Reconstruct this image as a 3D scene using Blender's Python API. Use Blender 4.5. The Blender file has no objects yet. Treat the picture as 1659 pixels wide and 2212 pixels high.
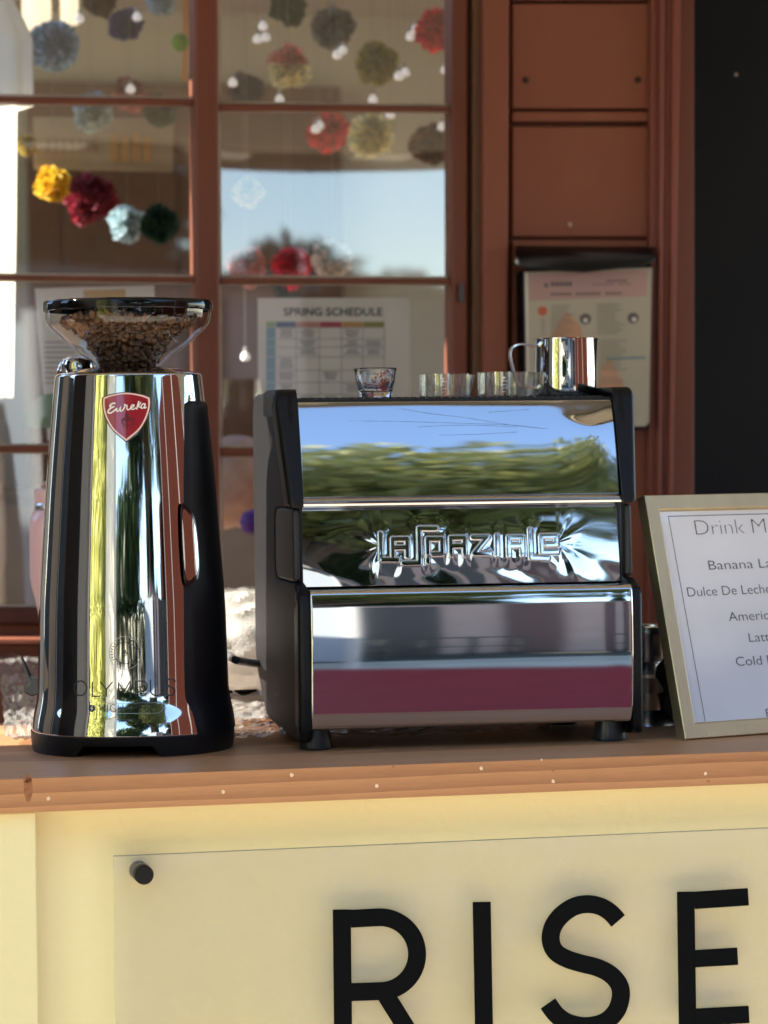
import bpy, bmesh, math, random
from mathutils import Vector, Matrix, noise
R = math.radians
random.seed(7)
scene = bpy.context.scene
COL = scene.collection

# ------------------------------------------------------------ camera, sky, sun, exposure
F_PX, IW, IH = 6400.0, 1659.0, 2212.0
CAM = Vector((0, -3.2, 1.33))
PITCH, ROLL = math.atan(136 / F_PX), 0.011
fw = Vector((0, math.cos(PITCH), -math.sin(PITCH)))
r0 = Vector((1, 0, 0)); u0 = r0.cross(fw)
rt = r0 * math.cos(ROLL) - u0 * math.sin(ROLL)
up = u0 * math.cos(ROLL) + r0 * math.sin(ROLL)
cd = bpy.data.cameras.new('camera'); cam = bpy.data.objects.new('camera', cd); COL.objects.link(cam)
m = Matrix.Identity(4)
for i in range(3):
    m[i][0] = rt[i]; m[i][1] = up[i]; m[i][2] = -fw[i]; m[i][3] = CAM[i]
cam.matrix_world = m
cd.sensor_fit = 'VERTICAL'; cd.sensor_height = 36; cd.sensor_width = 27
cd.lens = 36 * F_PX / IH; cd.clip_start = .05; cd.clip_end = 2000
cd.dof.use_dof = True; cd.dof.focus_distance = 3.14; cd.dof.aperture_fstop = 6.9
scene.camera = cam

WPSI = R(14)                                            # the counter and the house wall run this way
SUN_AZ = Vector((-math.cos(WPSI - R(-2.5)), -math.sin(WPSI - R(2.5)) * 1.0, 0)).normalized()
a_ = WPSI - R(3)
SUN_AZ = Vector((-math.cos(a_), -math.sin(a_), 0))
SUN_EL = R(30)
to_sun = Vector((SUN_AZ.x * math.cos(SUN_EL), SUN_AZ.y * math.cos(SUN_EL), math.sin(SUN_EL)))
w = bpy.data.worlds.new('World'); scene.world = w; w.use_nodes = True
nt = w.node_tree; bg = nt.nodes['Background']
sky = nt.nodes.new('ShaderNodeTexSky'); sky.sky_type = 'NISHITA'; sky.sun_disc = False
sky.sun_elevation = SUN_EL; sky.sun_rotation = math.atan2(to_sun.x, to_sun.y)
sky.air_density = 1.0; sky.dust_density = .25; sky.ozone_density = 2.2; sky.altitude = 1200
nt.links.new(sky.outputs[0], bg.inputs[0]); bg.inputs[1].default_value = 0.15
sd = bpy.data.lights.new('sun', 'SUN'); sd.energy = 5; sd.angle = R(.5); sd.color = (1, .93, .82)
sun = bpy.data.objects.new('sun', sd); COL.objects.link(sun)
sun.rotation_euler = to_sun.to_track_quat('Z', 'Y').to_euler(); sun.location = (-6, 0, 8)
scene.view_settings.view_transform = 'Standard'; scene.view_settings.look = 'None'
scene.view_settings.gamma = 1; scene.view_settings.exposure = 2.2
try:
    scene.cycles.max_bounces = 14; scene.cycles.transparent_max_bounces = 24
    scene.cycles.glossy_bounces = 6; scene.cycles.transmission_bounces = 10; scene.cycles.diffuse_bounces = 5
    scene.cycles.sample_clamp_indirect = 8
except Exception: pass

# ------------------------------------------------------------ geometry helpers
def ray(px, py):
    return (fw + rt * ((px - IW / 2) / F_PX) - up * ((py - IH / 2) / F_PX))
def P_z(px, py, z):
    d = ray(px, py); return CAM + d * ((z - CAM.z) / d.z)
def P_d(px, py, dep): return CAM + ray(px, py) * dep
def P_pl(px, py, o, n):
    d = ray(px, py); return CAM + d * ((o - CAM).dot(n) / d.dot(n))

class MB:
    def __init__(s): s.v = []; s.f = []
    def add(s, vs, fs):
        b = len(s.v); s.v += [Vector(p) for p in vs]; s.f += [tuple(b + i for i in f) for f in fs]; return s
    def box(s, c, d, rot=None):
        c = Vector(c); M = rot or Matrix.Identity(3)
        vs = [c + M @ Vector((x * d[0] / 2, y * d[1] / 2, z * d[2] / 2)) for z in (-1, 1) for y in (-1, 1) for x in (-1, 1)]
        return s.add(vs, [(0, 2, 3, 1), (4, 5, 7, 6), (0, 1, 5, 4), (2, 6, 7, 3), (0, 4, 6, 2), (1, 3, 7, 5)])
    def bx(s, x0, x1, y0, y1, z0, z1): return s.box(((x0+x1)/2, (y0+y1)/2, (z0+z1)/2), (x1-x0, y1-y0, z1-z0))
    def prism(s, pts, off):
        """closed polygon (3-D points) pushed by vector off"""
        n = len(pts); off = Vector(off)
        vs = [Vector(p) for p in pts] + [Vector(p) + off for p in pts]
        fs = [tuple(range(n)), tuple(range(2*n-1, n-1, -1))] + [(i, n+i, n+(i+1) % n, (i+1) % n) for i in range(n)]
        return s.add(vs, fs)
    def lathe(s, prof, c=(0, 0, 0), seg=48, axis=None, close=False, a0=0, a1=2*math.pi):
        c = Vector(c); Q = (Vector((0, 0, 1)).rotation_difference(Vector(axis))).to_matrix() if axis else Matrix.Identity(3)
        full = abs(a1 - a0 - 2*math.pi) < 1e-6; n = seg if full else seg + 1
        vs = [c + Q @ Vector((r*math.cos(a0+(a1-a0)*j/seg), r*math.sin(a0+(a1-a0)*j/seg), z)) for r, z in prof for j in range(n)]
        fs = []
        m_ = len(prof); rng = range(m_) if close else range(m_-1)
        for i in rng:
            k = (i+1) % m_
            for j in range(seg):
                j2 = (j+1) % n
                fs.append((i*n+j, i*n+j2, k*n+j2, k*n+j))
        return s.add(vs, fs)
    def tube(s, path, r, seg=8, cap=True):
        path = [Vector(p) for p in path]; n = len(path); vs = []
        t = (path[1]-path[0]).normalized(); a = t.orthogonal().normalized()
        for i, p in enumerate(path):
            t = (path[min(i+1, n-1)]-path[max(i-1, 0)]).normalized()
            a = (a - t*a.dot(t)).normalized(); b = t.cross(a)
            rr = r[i] if isinstance(r, (list, tuple)) else r
            vs += [p + a*rr*math.cos(2*math.pi*j/seg) + b*rr*math.sin(2*math.pi*j/seg) for j in range(seg)]
        fs = [(i*seg+j, i*seg+(j+1) % seg, (i+1)*seg+(j+1) % seg, (i+1)*seg+j) for i in range(n-1) for j in range(seg)]
        if cap: fs += [tuple(range(seg))[::-1], tuple((n-1)*seg+j for j in range(seg))]
        return s.add(vs, fs)
    def grid(s, fn, nu, nv):
        vs = [fn(i/nu, j/nv) for j in range(nv+1) for i in range(nu+1)]
        return s.add(vs, [(j*(nu+1)+i, j*(nu+1)+i+1, (j+1)*(nu+1)+i+1, (j+1)*(nu+1)+i) for j in range(nv) for i in range(nu)])
    def ribbon(s, pts, wd, fn, closed=False, step=None):
        """flat stroke of a 2-D path, every point sent through fn(x, y)"""
        pts = [Vector((p[0], p[1])) for p in pts]
        if step:
            q = []
            for i in range(len(pts) - (0 if closed else 1)):
                a, b = pts[i], pts[(i+1) % len(pts)]; k = max(1, int((b-a).length/step))
                q += [a.lerp(b, j/k) for j in range(k)]
            if not closed: q.append(pts[-1])
            pts = q
        n = len(pts); vs = []
        for i, p in enumerate(pts):
            a = pts[(i-1) % n] if (closed or i > 0) else None
            b = pts[(i+1) % n] if (closed or i < n-1) else None
            t1 = (p-a).normalized() if a is not None else (b-p).normalized()
            t2 = (b-p).normalized() if b is not None else t1
            n1 = Vector((-t1.y, t1.x)); n2 = Vector((-t2.y, t2.x)); nn = (n1+n2)
            nn = nn.normalized() if nn.length > 1e-6 else n1
            k = wd/2/max(.45, nn.dot(n1))
            vs += [fn(*(p+nn*k)), fn(*(p-nn*k))]
        fs = [(2*i, 2*i+1, 2*((i+1) % n)+1, 2*((i+1) % n)) for i in range(n if closed else n-1)]
        return s.add(vs, fs)
    def build(s, name, mat, parent=None, smooth=True, bev=0, ang=35, seg=2, solid=0):
        me = bpy.data.meshes.new(name); me.from_pydata([tuple(v) for v in s.v], [], s.f); me.update()
        bm = bmesh.new(); bm.from_mesh(me)
        bmesh.ops.remove_doubles(bm, verts=bm.verts, dist=1e-6)
        bmesh.ops.recalc_face_normals(bm, faces=bm.faces); bm.to_mesh(me); bm.free()
        o = bpy.data.objects.new(name, me); COL.objects.link(o)
        if mat: me.materials.append(mat)
        if smooth:
            me.polygons.foreach_set('use_smooth', [True]*len(me.polygons))
            if not bev: me.set_sharp_from_angle(angle=R(ang))
        if solid:
            md = o.modifiers.new('solid', 'SOLIDIFY'); md.thickness = solid; md.offset = -1
        if bev:
            md = o.modifiers.new('bevel', 'BEVEL'); md.width = bev; md.segments = seg; md.limit_method = 'ANGLE'; md.angle_limit = R(30); md.harden_normals = True
        if parent: o.parent = parent
        return o

def tag(o, label=None, cat=None, group=None, kind=None):
    if label: o['label'] = label
    if cat: o['category'] = cat
    if group: o['group'] = group
    if kind: o['kind'] = kind
    return o
def empty(name, loc, rz=0, label=None, cat=None, group=None):
    o = bpy.data.objects.new(name, None); COL.objects.link(o); o.location = loc; o.rotation_euler = (0, 0, rz)
    o.empty_display_size = .05
    return tag(o, label, cat, group)
def catmull(p, k=8, closed=False):
    p = [Vector(q) for q in p]; n = len(p); out = []
    for i in range(n if closed else n-1):
        a = p[(i-1) % n] if (closed or i > 0) else p[0]; b = p[i]; c = p[(i+1) % n]
        d = p[(i+2) % n] if (closed or i < n-2) else p[-1]
        for j in range(k):
            t = j/k
            out.append(.5*((2*b)+(c-a)*t+(2*a-5*b+4*c-d)*t*t+(3*b-a-3*c+d)*t**3))
    if not closed: out.append(p[-1])
    return out
def lerp_tab(tab, x):
    if x <= tab[0][0]: return tab[0][1]
    for (a, b), (c, d) in zip(tab, tab[1:]):
        if x <= c: return b+(d-b)*(x-a)/(c-a)
    return tab[-1][1]
def text_mesh(txt, size, off=0, spacing=1.0):
    """outline of a line of text as (verts, faces), x to the right, y up"""
    cu = bpy.data.curves.new('t', 'FONT'); cu.body = txt; cu.size = size; cu.offset = off; cu.space_character = spacing
    cu.resolution_u = 4
    ob = bpy.data.objects.new('t', cu); COL.objects.link(ob)
    bpy.context.view_layer.update()
    me = bpy.data.meshes.new_from_object(ob.evaluated_get(bpy.context.evaluated_depsgraph_get()))
    vs = [v.co.copy() for v in me.vertices]; fs = [tuple(p.vertices) for p in me.polygons]
    bpy.data.objects.remove(ob); bpy.data.curves.remove(cu); bpy.data.meshes.remove(me)
    return vs, fs

# ------------------------------------------------------------ materials
MATS = {}
def mat(name, col=(.5, .5, .5), rough=.5, metal=0, noise_s=0, noise_a=.15, bump=0, bump_s=200, spec=.5, coat=0, sheen=0, aniso=None, trans=0, ior=1.45, emit=None, sss=0, rvar=0, stretch=None):
    if name in MATS: return MATS[name]
    mt = bpy.data.materials.new(name); mt.use_nodes = True; n = mt.node_tree; L = n.links; b = n.nodes['Principled BSDF']
    b.inputs['Base Color'].default_value = (*col, 1); b.inputs['Roughness'].default_value = rough
    b.inputs['Metallic'].default_value = metal; b.inputs['Specular IOR Level'].default_value = spec
    b.inputs['Coat Weight'].default_value = coat; b.inputs['Coat Roughness'].default_value = .05
    b.inputs['Transmission Weight'].default_value = trans; b.inputs['IOR'].default_value = ior
    if emit: b.inputs['Emission Color'].default_value = (*emit[0], 1); b.inputs['Emission Strength'].default_value = emit[1]
    tc = n.nodes.new('ShaderNodeTexCoord'); mp = n.nodes.new('ShaderNodeMapping'); L.new(tc.outputs['Object'], mp.inputs[0])
    if stretch: mp.inputs['Scale'].default_value = stretch
    if noise_s:
        nz = n.nodes.new('ShaderNodeTexNoise'); nz.inputs['Scale'].default_value = noise_s; nz.inputs['Detail'].default_value = 6
        L.new(mp.outputs[0], nz.inputs[0])
        mx = n.nodes.new('ShaderNodeMix'); mx.data_type = 'RGBA'
        mx.inputs['A'].default_value = (*[max(0, c*(1-noise_a)) for c in col], 1)
        mx.inputs['B'].default_value = (*[min(1, c*(1+noise_a)) for c in col], 1)
        rp = n.nodes.new('ShaderNodeMapRange'); rp.inputs[1].default_value = .3; rp.inputs[2].default_value = .7
        L.new(nz.outputs['Fac'], rp.inputs[0]); L.new(rp.outputs[0], mx.inputs['Factor']); L.new(mx.outputs['Result'], b.inputs['Base Color'])
        if rvar:
            rr = n.nodes.new('ShaderNodeMapRange'); rr.inputs[3].default_value = rough-rvar; rr.inputs[4].default_value = rough+rvar
            rr.inputs[1].default_value = .3; rr.inputs[2].default_value = .7
            L.new(nz.outputs['Fac'], rr.inputs[0]); L.new(rr.outputs[0], b.inputs['Roughness'])
    if bump:
        nb = n.nodes.new('ShaderNodeTexNoise'); nb.inputs['Scale'].default_value = bump_s; nb.inputs['Detail'].default_value = 5
        L.new(mp.outputs[0], nb.inputs[0])
        bp = n.nodes.new('ShaderNodeBump'); bp.inputs['Strength'].default_value = bump; bp.inputs['Distance'].default_value = .002
        L.new(nb.outputs['Fac'], bp.inputs['Height']); L.new(bp.outputs[0], b.inputs['Normal'])
    MATS[name] = mt; return mt
def thin_glass(name, refl=.1, tint=(1, 1, 1), rough=0.0, dirt=0.0):
    if name in MATS: return MATS[name]
    mt = bpy.data.materials.new(name); mt.use_nodes = True; n = mt.node_tree; L = n.links
    for q in list(n.nodes):
        if q.type != 'OUTPUT_MATERIAL': n.nodes.remove(q)
    out = n.nodes['Material Output']
    tr = n.nodes.new('ShaderNodeBsdfTransparent'); tr.inputs[0].default_value = (*tint, 1)
    gl = n.nodes.new('ShaderNodeBsdfGlossy'); gl.inputs['Roughness'].default_value = rough
    lw = n.nodes.new('ShaderNodeLayerWeight'); lw.inputs[0].default_value = .5; fr = n.nodes.new('ShaderNodeMath'); fr.operation = 'POWER'; fr.inputs[1].default_value = 4.5; L.new(lw.outputs['Facing'], fr.inputs[0])
    mr = n.nodes.new('ShaderNodeMapRange'); mr.inputs[1].default_value = 0; mr.inputs[2].default_value = 1
    mr.inputs[3].default_value = refl; mr.inputs[4].default_value = 1
    L.new(fr.outputs[0], mr.inputs[0]); mx = n.nodes.new('ShaderNodeMixShader')
    L.new(mr.outputs[0], mx.inputs[0]); L.new(tr.outputs[0], mx.inputs[1]); L.new(gl.outputs[0], mx.inputs[2])
    last = mx
    if dirt:
        df = n.nodes.new('ShaderNodeBsdfDiffuse'); df.inputs[0].default_value = (.8, .79, .76, 1)
        m2 = n.nodes.new('ShaderNodeMixShader'); nz = n.nodes.new('ShaderNodeTexNoise'); nz.inputs['Scale'].default_value = 9; nz.inputs['Detail'].default_value = 8
        tc = n.nodes.new('ShaderNodeTexCoord'); L.new(tc.outputs['Object'], nz.inputs[0])
        ml = n.nodes.new('ShaderNodeMath'); ml.operation = 'MULTIPLY'; ml.inputs[1].default_value = dirt*2
        L.new(nz.outputs['Fac'], ml.inputs[0]); L.new(ml.outputs[0], m2.inputs[0]); L.new(mx.outputs[0], m2.inputs[1]); L.new(df.outputs[0], m2.inputs[2]); last = m2
    L.new(last.outputs[0], out.inputs[0]); MATS[name] = mt; return mt
def wood(name, c1, c2, rough=.45, scale=1, coat=0, ax='x', wscale=34, knots=True, rings=3.0, loc=0, wamp=.45):
    mt = bpy.data.materials.new(name); mt.use_nodes = True; n = mt.node_tree; L = n.links; b = n.nodes['Principled BSDF']
    tc = n.nodes.new('ShaderNodeTexCoord'); mp = n.nodes.new('ShaderNodeMapping'); L.new(tc.outputs['Object'], mp.inputs[0])
    mp.inputs['Scale'].default_value = (.12*scale, 1*scale, 1.6*scale) if ax == 'x' else (1*scale, 1*scale, .12*scale)
    mp.inputs['Location'].default_value = (loc, loc*.37, loc*.11)
    n1 = n.nodes.new('ShaderNodeTexNoise'); n1.inputs['Scale'].default_value = 5; n1.inputs['Detail'].default_value = 3; n1.inputs['Distortion'].default_value = .6
    L.new(mp.outputs[0], n1.inputs[0])
    wv = n.nodes.new('ShaderNodeTexWave'); wv.bands_direction = 'Z' if ax == 'x' else 'X'; wv.wave_profile = 'SAW'
    wv.inputs['Scale'].default_value = wscale; wv.inputs['Distortion'].default_value = rings; wv.inputs['Detail'].default_value = 3; wv.inputs['Detail Scale'].default_value = .35
    L.new(mp.outputs[0], wv.inputs[0])
    nf = n.nodes.new('ShaderNodeTexNoise'); nf.inputs['Scale'].default_value = 260; nf.inputs['Detail'].default_value = 5
    L.new(mp.outputs[0], nf.inputs[0])
    ad = n.nodes.new('ShaderNodeMath'); ad.operation = 'MULTIPLY_ADD'; ad.inputs[1].default_value = wamp
    L.new(wv.outputs['Fac'], ad.inputs[0])
    a2 = n.nodes.new('ShaderNodeMath'); a2.operation = 'MULTIPLY_ADD'; a2.inputs[1].default_value = .25
    L.new(nf.outputs['Fac'], a2.inputs[0]); a3 = n.nodes.new('ShaderNodeMath'); a3.operation = 'MULTIPLY'; a3.inputs[1].default_value = .55
    L.new(n1.outputs['Fac'], a3.inputs[0]); L.new(a3.outputs[0], a2.inputs[2]); L.new(a2.outputs[0], ad.inputs[2])
    cr = n.nodes.new('ShaderNodeValToRGB'); cr.color_ramp.elements[0].color = (*c1, 1); cr.color_ramp.elements[1].color = (*c2, 1)
    cr.color_ramp.elements[0].position = .25; cr.color_ramp.elements[1].position = .85
    L.new(ad.outputs[0], cr.inputs[0]); L.new(cr.outputs[0], b.inputs['Base Color'])
    b.inputs['Roughness'].default_value = rough; b.inputs['Coat Weight'].default_value = coat; b.inputs['Coat Roughness'].default_value = .25
    bp = n.nodes.new('ShaderNodeBump'); bp.inputs['Strength'].default_value = .07; bp.inputs['Distance'].default_value = .001
    L.new(ad.outputs[0], bp.inputs['Height']); L.new(bp.outputs[0], b.inputs['Normal'])
    return mt
def leafmat(name, c, trans=.5):
    mt = bpy.data.materials.new(name); mt.use_nodes = True; n = mt.node_tree; L = n.links; b = n.nodes['Principled BSDF']
    b.inputs['Roughness'].default_value = .5
    gi = n.nodes.new('ShaderNodeNewGeometry'); rp = n.nodes.new('ShaderNodeValToRGB')
    rp.color_ramp.elements[0].color = (c[0]*.5, c[1]*.55, c[2]*.5, 1); rp.color_ramp.elements[1].color = (c[0]*1.4, c[1]*1.3, c[2]*1.2, 1)
    L.new(gi.outputs['Random Per Island'], rp.inputs[0]); L.new(rp.outputs[0], b.inputs['Base Color'])
    tl = n.nodes.new('ShaderNodeBsdfTranslucent'); L.new(rp.outputs[0], tl.inputs[0]); mx = n.nodes.new('ShaderNodeMixShader'); mx.inputs[0].default_value = trans
    L.new(b.outputs[0], mx.inputs[1]); L.new(tl.outputs[0], mx.inputs[2]); L.new(mx.outputs[0], n.nodes['Material Output'].inputs[0])
    return mt

CHROME = mat('chrome', (.55, .54, .53), .032, 1, noise_s=11, noise_a=.03, rvar=.022)
STEEL = mat('polished_steel', (.60, .59, .58), .04, 1, bump=.02, bump_s=8)
BRUSHED = mat('satin_metal', (.62, .60, .58), .25, 1)
BLACKP = mat('black_plastic', (.0045, .0045, .005), .42, bump=.2, bump_s=1500, spec=.3)
BLACKG = mat('gloss_black_plastic', (.006, .006, .006), .08, spec=.6)
RUBBER = mat('black_rubber', (.018, .018, .018), .55)
SIDEM = mat('side_panel_black', (.0065, .006, .0065), .58, noise_s=3, noise_a=.15, bump=.2, bump_s=1800, spec=.18)
RED_W = mat('redbrown_paint', (.26, .086, .049), .55, noise_s=4, noise_a=.14, bump=.3, bump_s=90, stretch=(1, 1, .5))
RED_T = mat('redbrown_trim_paint', (.19, .060, .033), .5, noise_s=6, noise_a=.15, bump=.25, bump_s=60, stretch=(2, 2, .3))
CAULK = mat('window_putty', (.55, .5, .4), .7, noise_s=40, noise_a=.2)
WHITEPAPER = mat('white_paper', (.88, .87, .84), .7, noise_s=8, noise_a=.03)

# ------------------------------------------------------------ frames of the place
AX = Vector((math.cos(WPSI), math.sin(WPSI), 0)); NF = Vector((math.sin(WPSI), -math.cos(WPSI), 0)); ZU = Vector((0, 0, 1))
OW = P_d(IW/2, IH/2, 4.35)
def wp(px, py, t=0): return P_pl(px, py, OW + NF*t, NF)
def wa(a, t, z):                                        # along the wall, in front of it, height
    return Vector((OW.x, OW.y, 0)) + AX*a + NF*t + ZU*z
def slab(mb, pts, t0, t1):
    return mb.prism([wp(x, y, t1) for x, y in pts], NF*(t0-t1))
def rect(x0, y0, x1, y1): return [(x0, y0), (x1, y0), (x1, y1), (x0, y1)]

# ------------------------------------------------------------ setting: ground and terrace
GROUND = mat('pale_gravel', (.63, .56, .42), .9, noise_s=3, noise_a=.25, bump=.6, bump_s=30)
g = MB(); g.add([(-150, -150, 0), (150, -150, 0), (150, 150, 0), (-150, 150, 0)], [(0, 1, 2, 3)])
tag(g.build('ground', GROUND, smooth=False), kind='structure')
DECK = mat('burgundy_floor_paint', (.34, .016, .022), .6, noise_s=5, noise_a=.12, bump=.3, bump_s=20)
g = MB(); g.add([(-2, -7.3, .002), (12, -6.4, .002), (12, -24, .002), (-2, -24, .002)], [(0, 1, 2, 3)])
tag(g.build('garden_bed', mat('dark_planting', (.085, .08, .055), .95, noise_s=2, noise_a=.4, bump=1, bump_s=12), smooth=False), kind='structure')
g = MB(); g.add([(.3, -2.4, .004), (1.0, -5.7, .004), (2.2, -6.3, .004), (4.6, -4.9, .004), (3.4, -2.4, .004)], [(0, 1, 2, 3, 4)])
tag(g.build('terrace_floor', DECK, smooth=False), kind='structure')

# ------------------------------------------------------------ house wall with its trim
wall = empty('house_wall', wa(.6, 0, 0), 0, 'red-brown painted timber wall with trim boards right of the window', 'wall')
def wpart(mb, name, mt, parent, bev=.0025, **k):
    o = mb.build(name, mt, None, bev=bev, **k)
    o.parent = parent; o.matrix_parent_inverse = Matrix.Translation(-parent.location); return o
b_ = MB(); slab(b_, rect(1046, -330, 1500, 2400), -.10, -.022)
wpart(b_, 'backing', RED_T, wall)
b_ = MB()
for y0, y1 in ((-300, 0), (7, 234), (240.5, 262), (273, 511.5), (518, 2400)):
    slab(b_, [(1107, y0), (1408, y0), (1408, y1), (1107, y1)], -.0218, 0)
wpart(b_, 'siding', RED_W, wall)
b_ = MB(); slab(b_, [(1044, -330), (1103, -330), (1089, 2400), (1044, 2400)], -.0215, .022)
wpart(b_, 'casing', RED_W, wall, bev=.004)
b_ = MB(); slab(b_, [(1022, -330), (1042.5, -330), (1040, 2400), (1020, 2400)], -.0215, .010)
wpart(b_, 'inner_casing', mat('aged_olive_brown_paint', (.14, .065, .028), .5, noise_s=6, bump=.3, bump_s=50), wall, bev=.003)
b_ = MB()
slab(b_, [(1409, -330), (1427, -330), (1410, 2400), (1392, 2400)], -.0215, .012)
slab(b_, [(1428, -330), (1442, -330), (1421, 2400), (1411, 2400)], -.0215, .022)
slab(b_, [(1443, -330), (1455, -330), (1431, 2400), (1422, 2400)], -.0215, .018)
slab(b_, [(1456, -330), (1477, -330), (1432, 2400), (1432, 2400)], -.0215, .024)
wpart(b_, 'corner_trim', mat('plum_brown_paint', (.24, .072, .048), .45, noise_s=6, bump=.25, bump_s=50, stretch=(2, 2, .3)), wall, bev=.003)
b_ = MB()
for x, y in ((1136, 173), (1378, 173)):
    b_.lathe([(0, .004), (.004, .003), (.005, 0)], wp(x, y, .0), 10, NF)
wpart(b_, 'screw', mat('dark_screw', (.03, .02, .015), .5), wall, bev=0)
b_ = MB(); b_.lathe([(0, .003), (.003, .002), (.0035, 0)], wp(1231, 485, .0), 10, NF)
wpart(b_, 'paint_chip', mat('pale_chip', (.5, .4, .35), .6), wall, bev=0)
# wall under the window, mostly hidden behind the counter
b_ = MB(); slab(b_, [(-420, 1392), (1040, 1392), (1040, 2400), (-420, 2400)], -.10, -.003)
wpart(b_, 'lower_boards', RED_W, wall)
b_ = MB(); b_.prism([wa(-.75, -.1, 2.14), wa(3.4, -.1, 2.14), wa(3.4, -.1, 3.2), wa(-.75, -.1, 3.2)], NF*.095)
wpart(b_, 'upper_boards', RED_W, wall)
# dark doorway to the right
door = empty('dark_door', wa(1.1, 0, 0), 0, 'flat black door or board beside the red-brown trim, top right', 'door')
b_ = MB(); slab(b_, [(1470, -500), (2700, -500), (2700, 2400), (1434, 2400)], -.16, -.035)
wpart(b_, 'door_leaf', mat('blue_black_paint', (.0055, .0065, .009), .6, noise_s=3, noise_a=.3, bump=.1, bump_s=30, spec=.25), door)
b_ = MB()
b_.tube([wp(1802, -12, -.035) + NF*.012, wp(1808, 8, -.03)+NF*.016, wp(1822, 20, -.03)+NF*.018, wp(1836, 14, -.03)+NF*.016, wp(1838, -8, -.03)+NF*.012], .0035, 8)
wpart(b_, 'hook', mat('tarnished_brass', (.13, .10, .06), .4, 1), door, bev=0)
b_ = MB(); b_.lathe([(0, .002), (.002, .0015), (.0025, 0)], wp(1590, 161, -.034), 10, NF)
wpart(b_, 'nail', mat('pale_chip'), door, bev=0)

# ------------------------------------------------------------ the window
win = empty('window', wa(-.3, 0, 1), 0, 'red-brown multi-pane house window hung with paper pompoms inside', 'window')
b_ = MB(); slab(b_, [(417.5, -420), (471, -420), (478, 1000), (480, 1314), (428, 1314), (425, 1000)], -.04, .010)
wpart(b_, 'mullion', RED_T, win, bev=.006, seg=3)
b_ = MB(); slab(b_, [(975, -420), (1011, -420), (1011, 1314), (977, 1314)], -.04, .006)
wpart(b_, 'stile', RED_T, win, bev=.004)
b_ = MB(); slab(b_, [(1011.5, -420), (1021.5, -420), (1020, 1314), (1011.5, 1314)], -.04, -.006)
wpart(b_, 'stile', mat('shadow_gap_paint', (.10, .03, .018), .6), win, bev=0)
b_ = MB(); slab(b_, [(-420, -420), (-370, -420), (-370, 1314), (-420, 1314)], -.04, .006)
wpart(b_, 'stile', RED_T, win)
for q in (((-370, 203), (419, 213), (419, 226.5), (-370, 216)), ((-370, 590), (423, 597.5), (423, 609.5), (-370, 600)), ((-370, 963), (425, 960), (425, 978), (-370, 975)),
          ((472, 223), (975.5, 229), (975.5, 239.5), (472, 238)), ((475, 599), (976, 601), (976, 612.5), (475, 612)), ((477, 966), (977, 968), (977, 986), (477, 985))):
    b_ = MB(); slab(b_, list(q), -.035, .001)
    wpart(b_, 'muntin', RED_T, win, bev=.003)
b_ = MB(); slab(b_, rect(-370, 1311, 1012, 1347), -.04, -.002)
wpart(b_, 'bottom_rail', mat('weathered_shaded_red_paint', (.085, .028, .02), .55, noise_s=9, noise_a=.3, bump=.3), win)  # red paint darkened to stand for shade in the recess above the sill
b_ = MB(); slab(b_, rect(-420, 1378, 1024, 1391), -.1, .045); slab(b_, rect(-420, 1347.5, 1012, 1377.5), -.1, -.03)
wpart(b_, 'sill', RED_W, win, bev=.004)
b_ = MB(); b_.prism([wp(988.5, 612, .0065), wp(998, 612, .0065), wp(998, 655, .0065), wp(988.5, 655, .0065)], NF*.012)
wpart(b_, 'latch', mat('grey_latch_metal', (.10, .10, .11), .45, .6), win, bev=.004)
def wavy_glass():
    g = thin_glass('old_window_glass', .21, (.93, .94, .93), .02)
    n = g.node_tree; tc = n.nodes.new('ShaderNodeTexCoord'); nz = n.nodes.new('ShaderNodeTexNoise'); nz.inputs['Scale'].default_value = 3.2; nz.inputs['Detail'].default_value = 1
    mp = n.nodes.new('ShaderNodeMapping'); mp.inputs['Scale'].default_value = (1, 1, .6)
    n.links.new(tc.outputs['Object'], mp.inputs[0]); n.links.new(mp.outputs[0], nz.inputs[0])
    bp = n.nodes.new('ShaderNodeBump'); bp.inputs['Strength'].default_value = .5; bp.inputs['Distance'].default_value = .002
    n.links.new(nz.outputs['Fac'], bp.inputs['Height'])
    for q in n.nodes:
        if q.type == 'BSDF_GLOSSY': n.links.new(bp.outputs[0], q.inputs['Normal'])
    return g
WG = wavy_glass()
for q in (((-370, -420), (418, -420), (419, 213), (-370, 203)), ((-370, 216), (420, 226), (423, 598), (-370, 590)), ((-370, 600), (423, 609), (426, 962), (-370, 963)), ((-370, 975), (426, 977), (428, 1312), (-370, 1312)),
          ((471, -420), (975, -420), (975, 229), (472, 223)), ((472, 238), (975, 239), (976, 601), (475, 599)), ((475, 612), (976, 612), (977, 968), (477, 966)), ((477, 984), (977, 984), (977, 1312), (479, 1312))):
    b_ = MB(); b_.add([wp(x, y, -.016) for x, y in q], [(0, 1, 2, 3)])
    p = wpart(b_, 'pane', WG, win, bev=0, smooth=False)
    # a bead of old putty round the glass
    b_ = MB(); (x0, y0), (x1, y1), (x2, y2), (x3, y3) = q; e = 4.5
    cs = [wp(x, y, -.0145) for x, y in q]; ci = [wp(x, y, -.0145) for x, y in ((x0+e, y0+e), (x1-e, y1+e), (x2-e, y2-e), (x3+e, y3-e))]
    for i in range(4):
        j = (i+1) % 4; b_.prism([cs[i], cs[j], ci[j], ci[i]], -NF*.001)
    k = b_.build('putty', CAULK, p, smooth=False); k.matrix_parent_inverse = Matrix.Identity(4)

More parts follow.
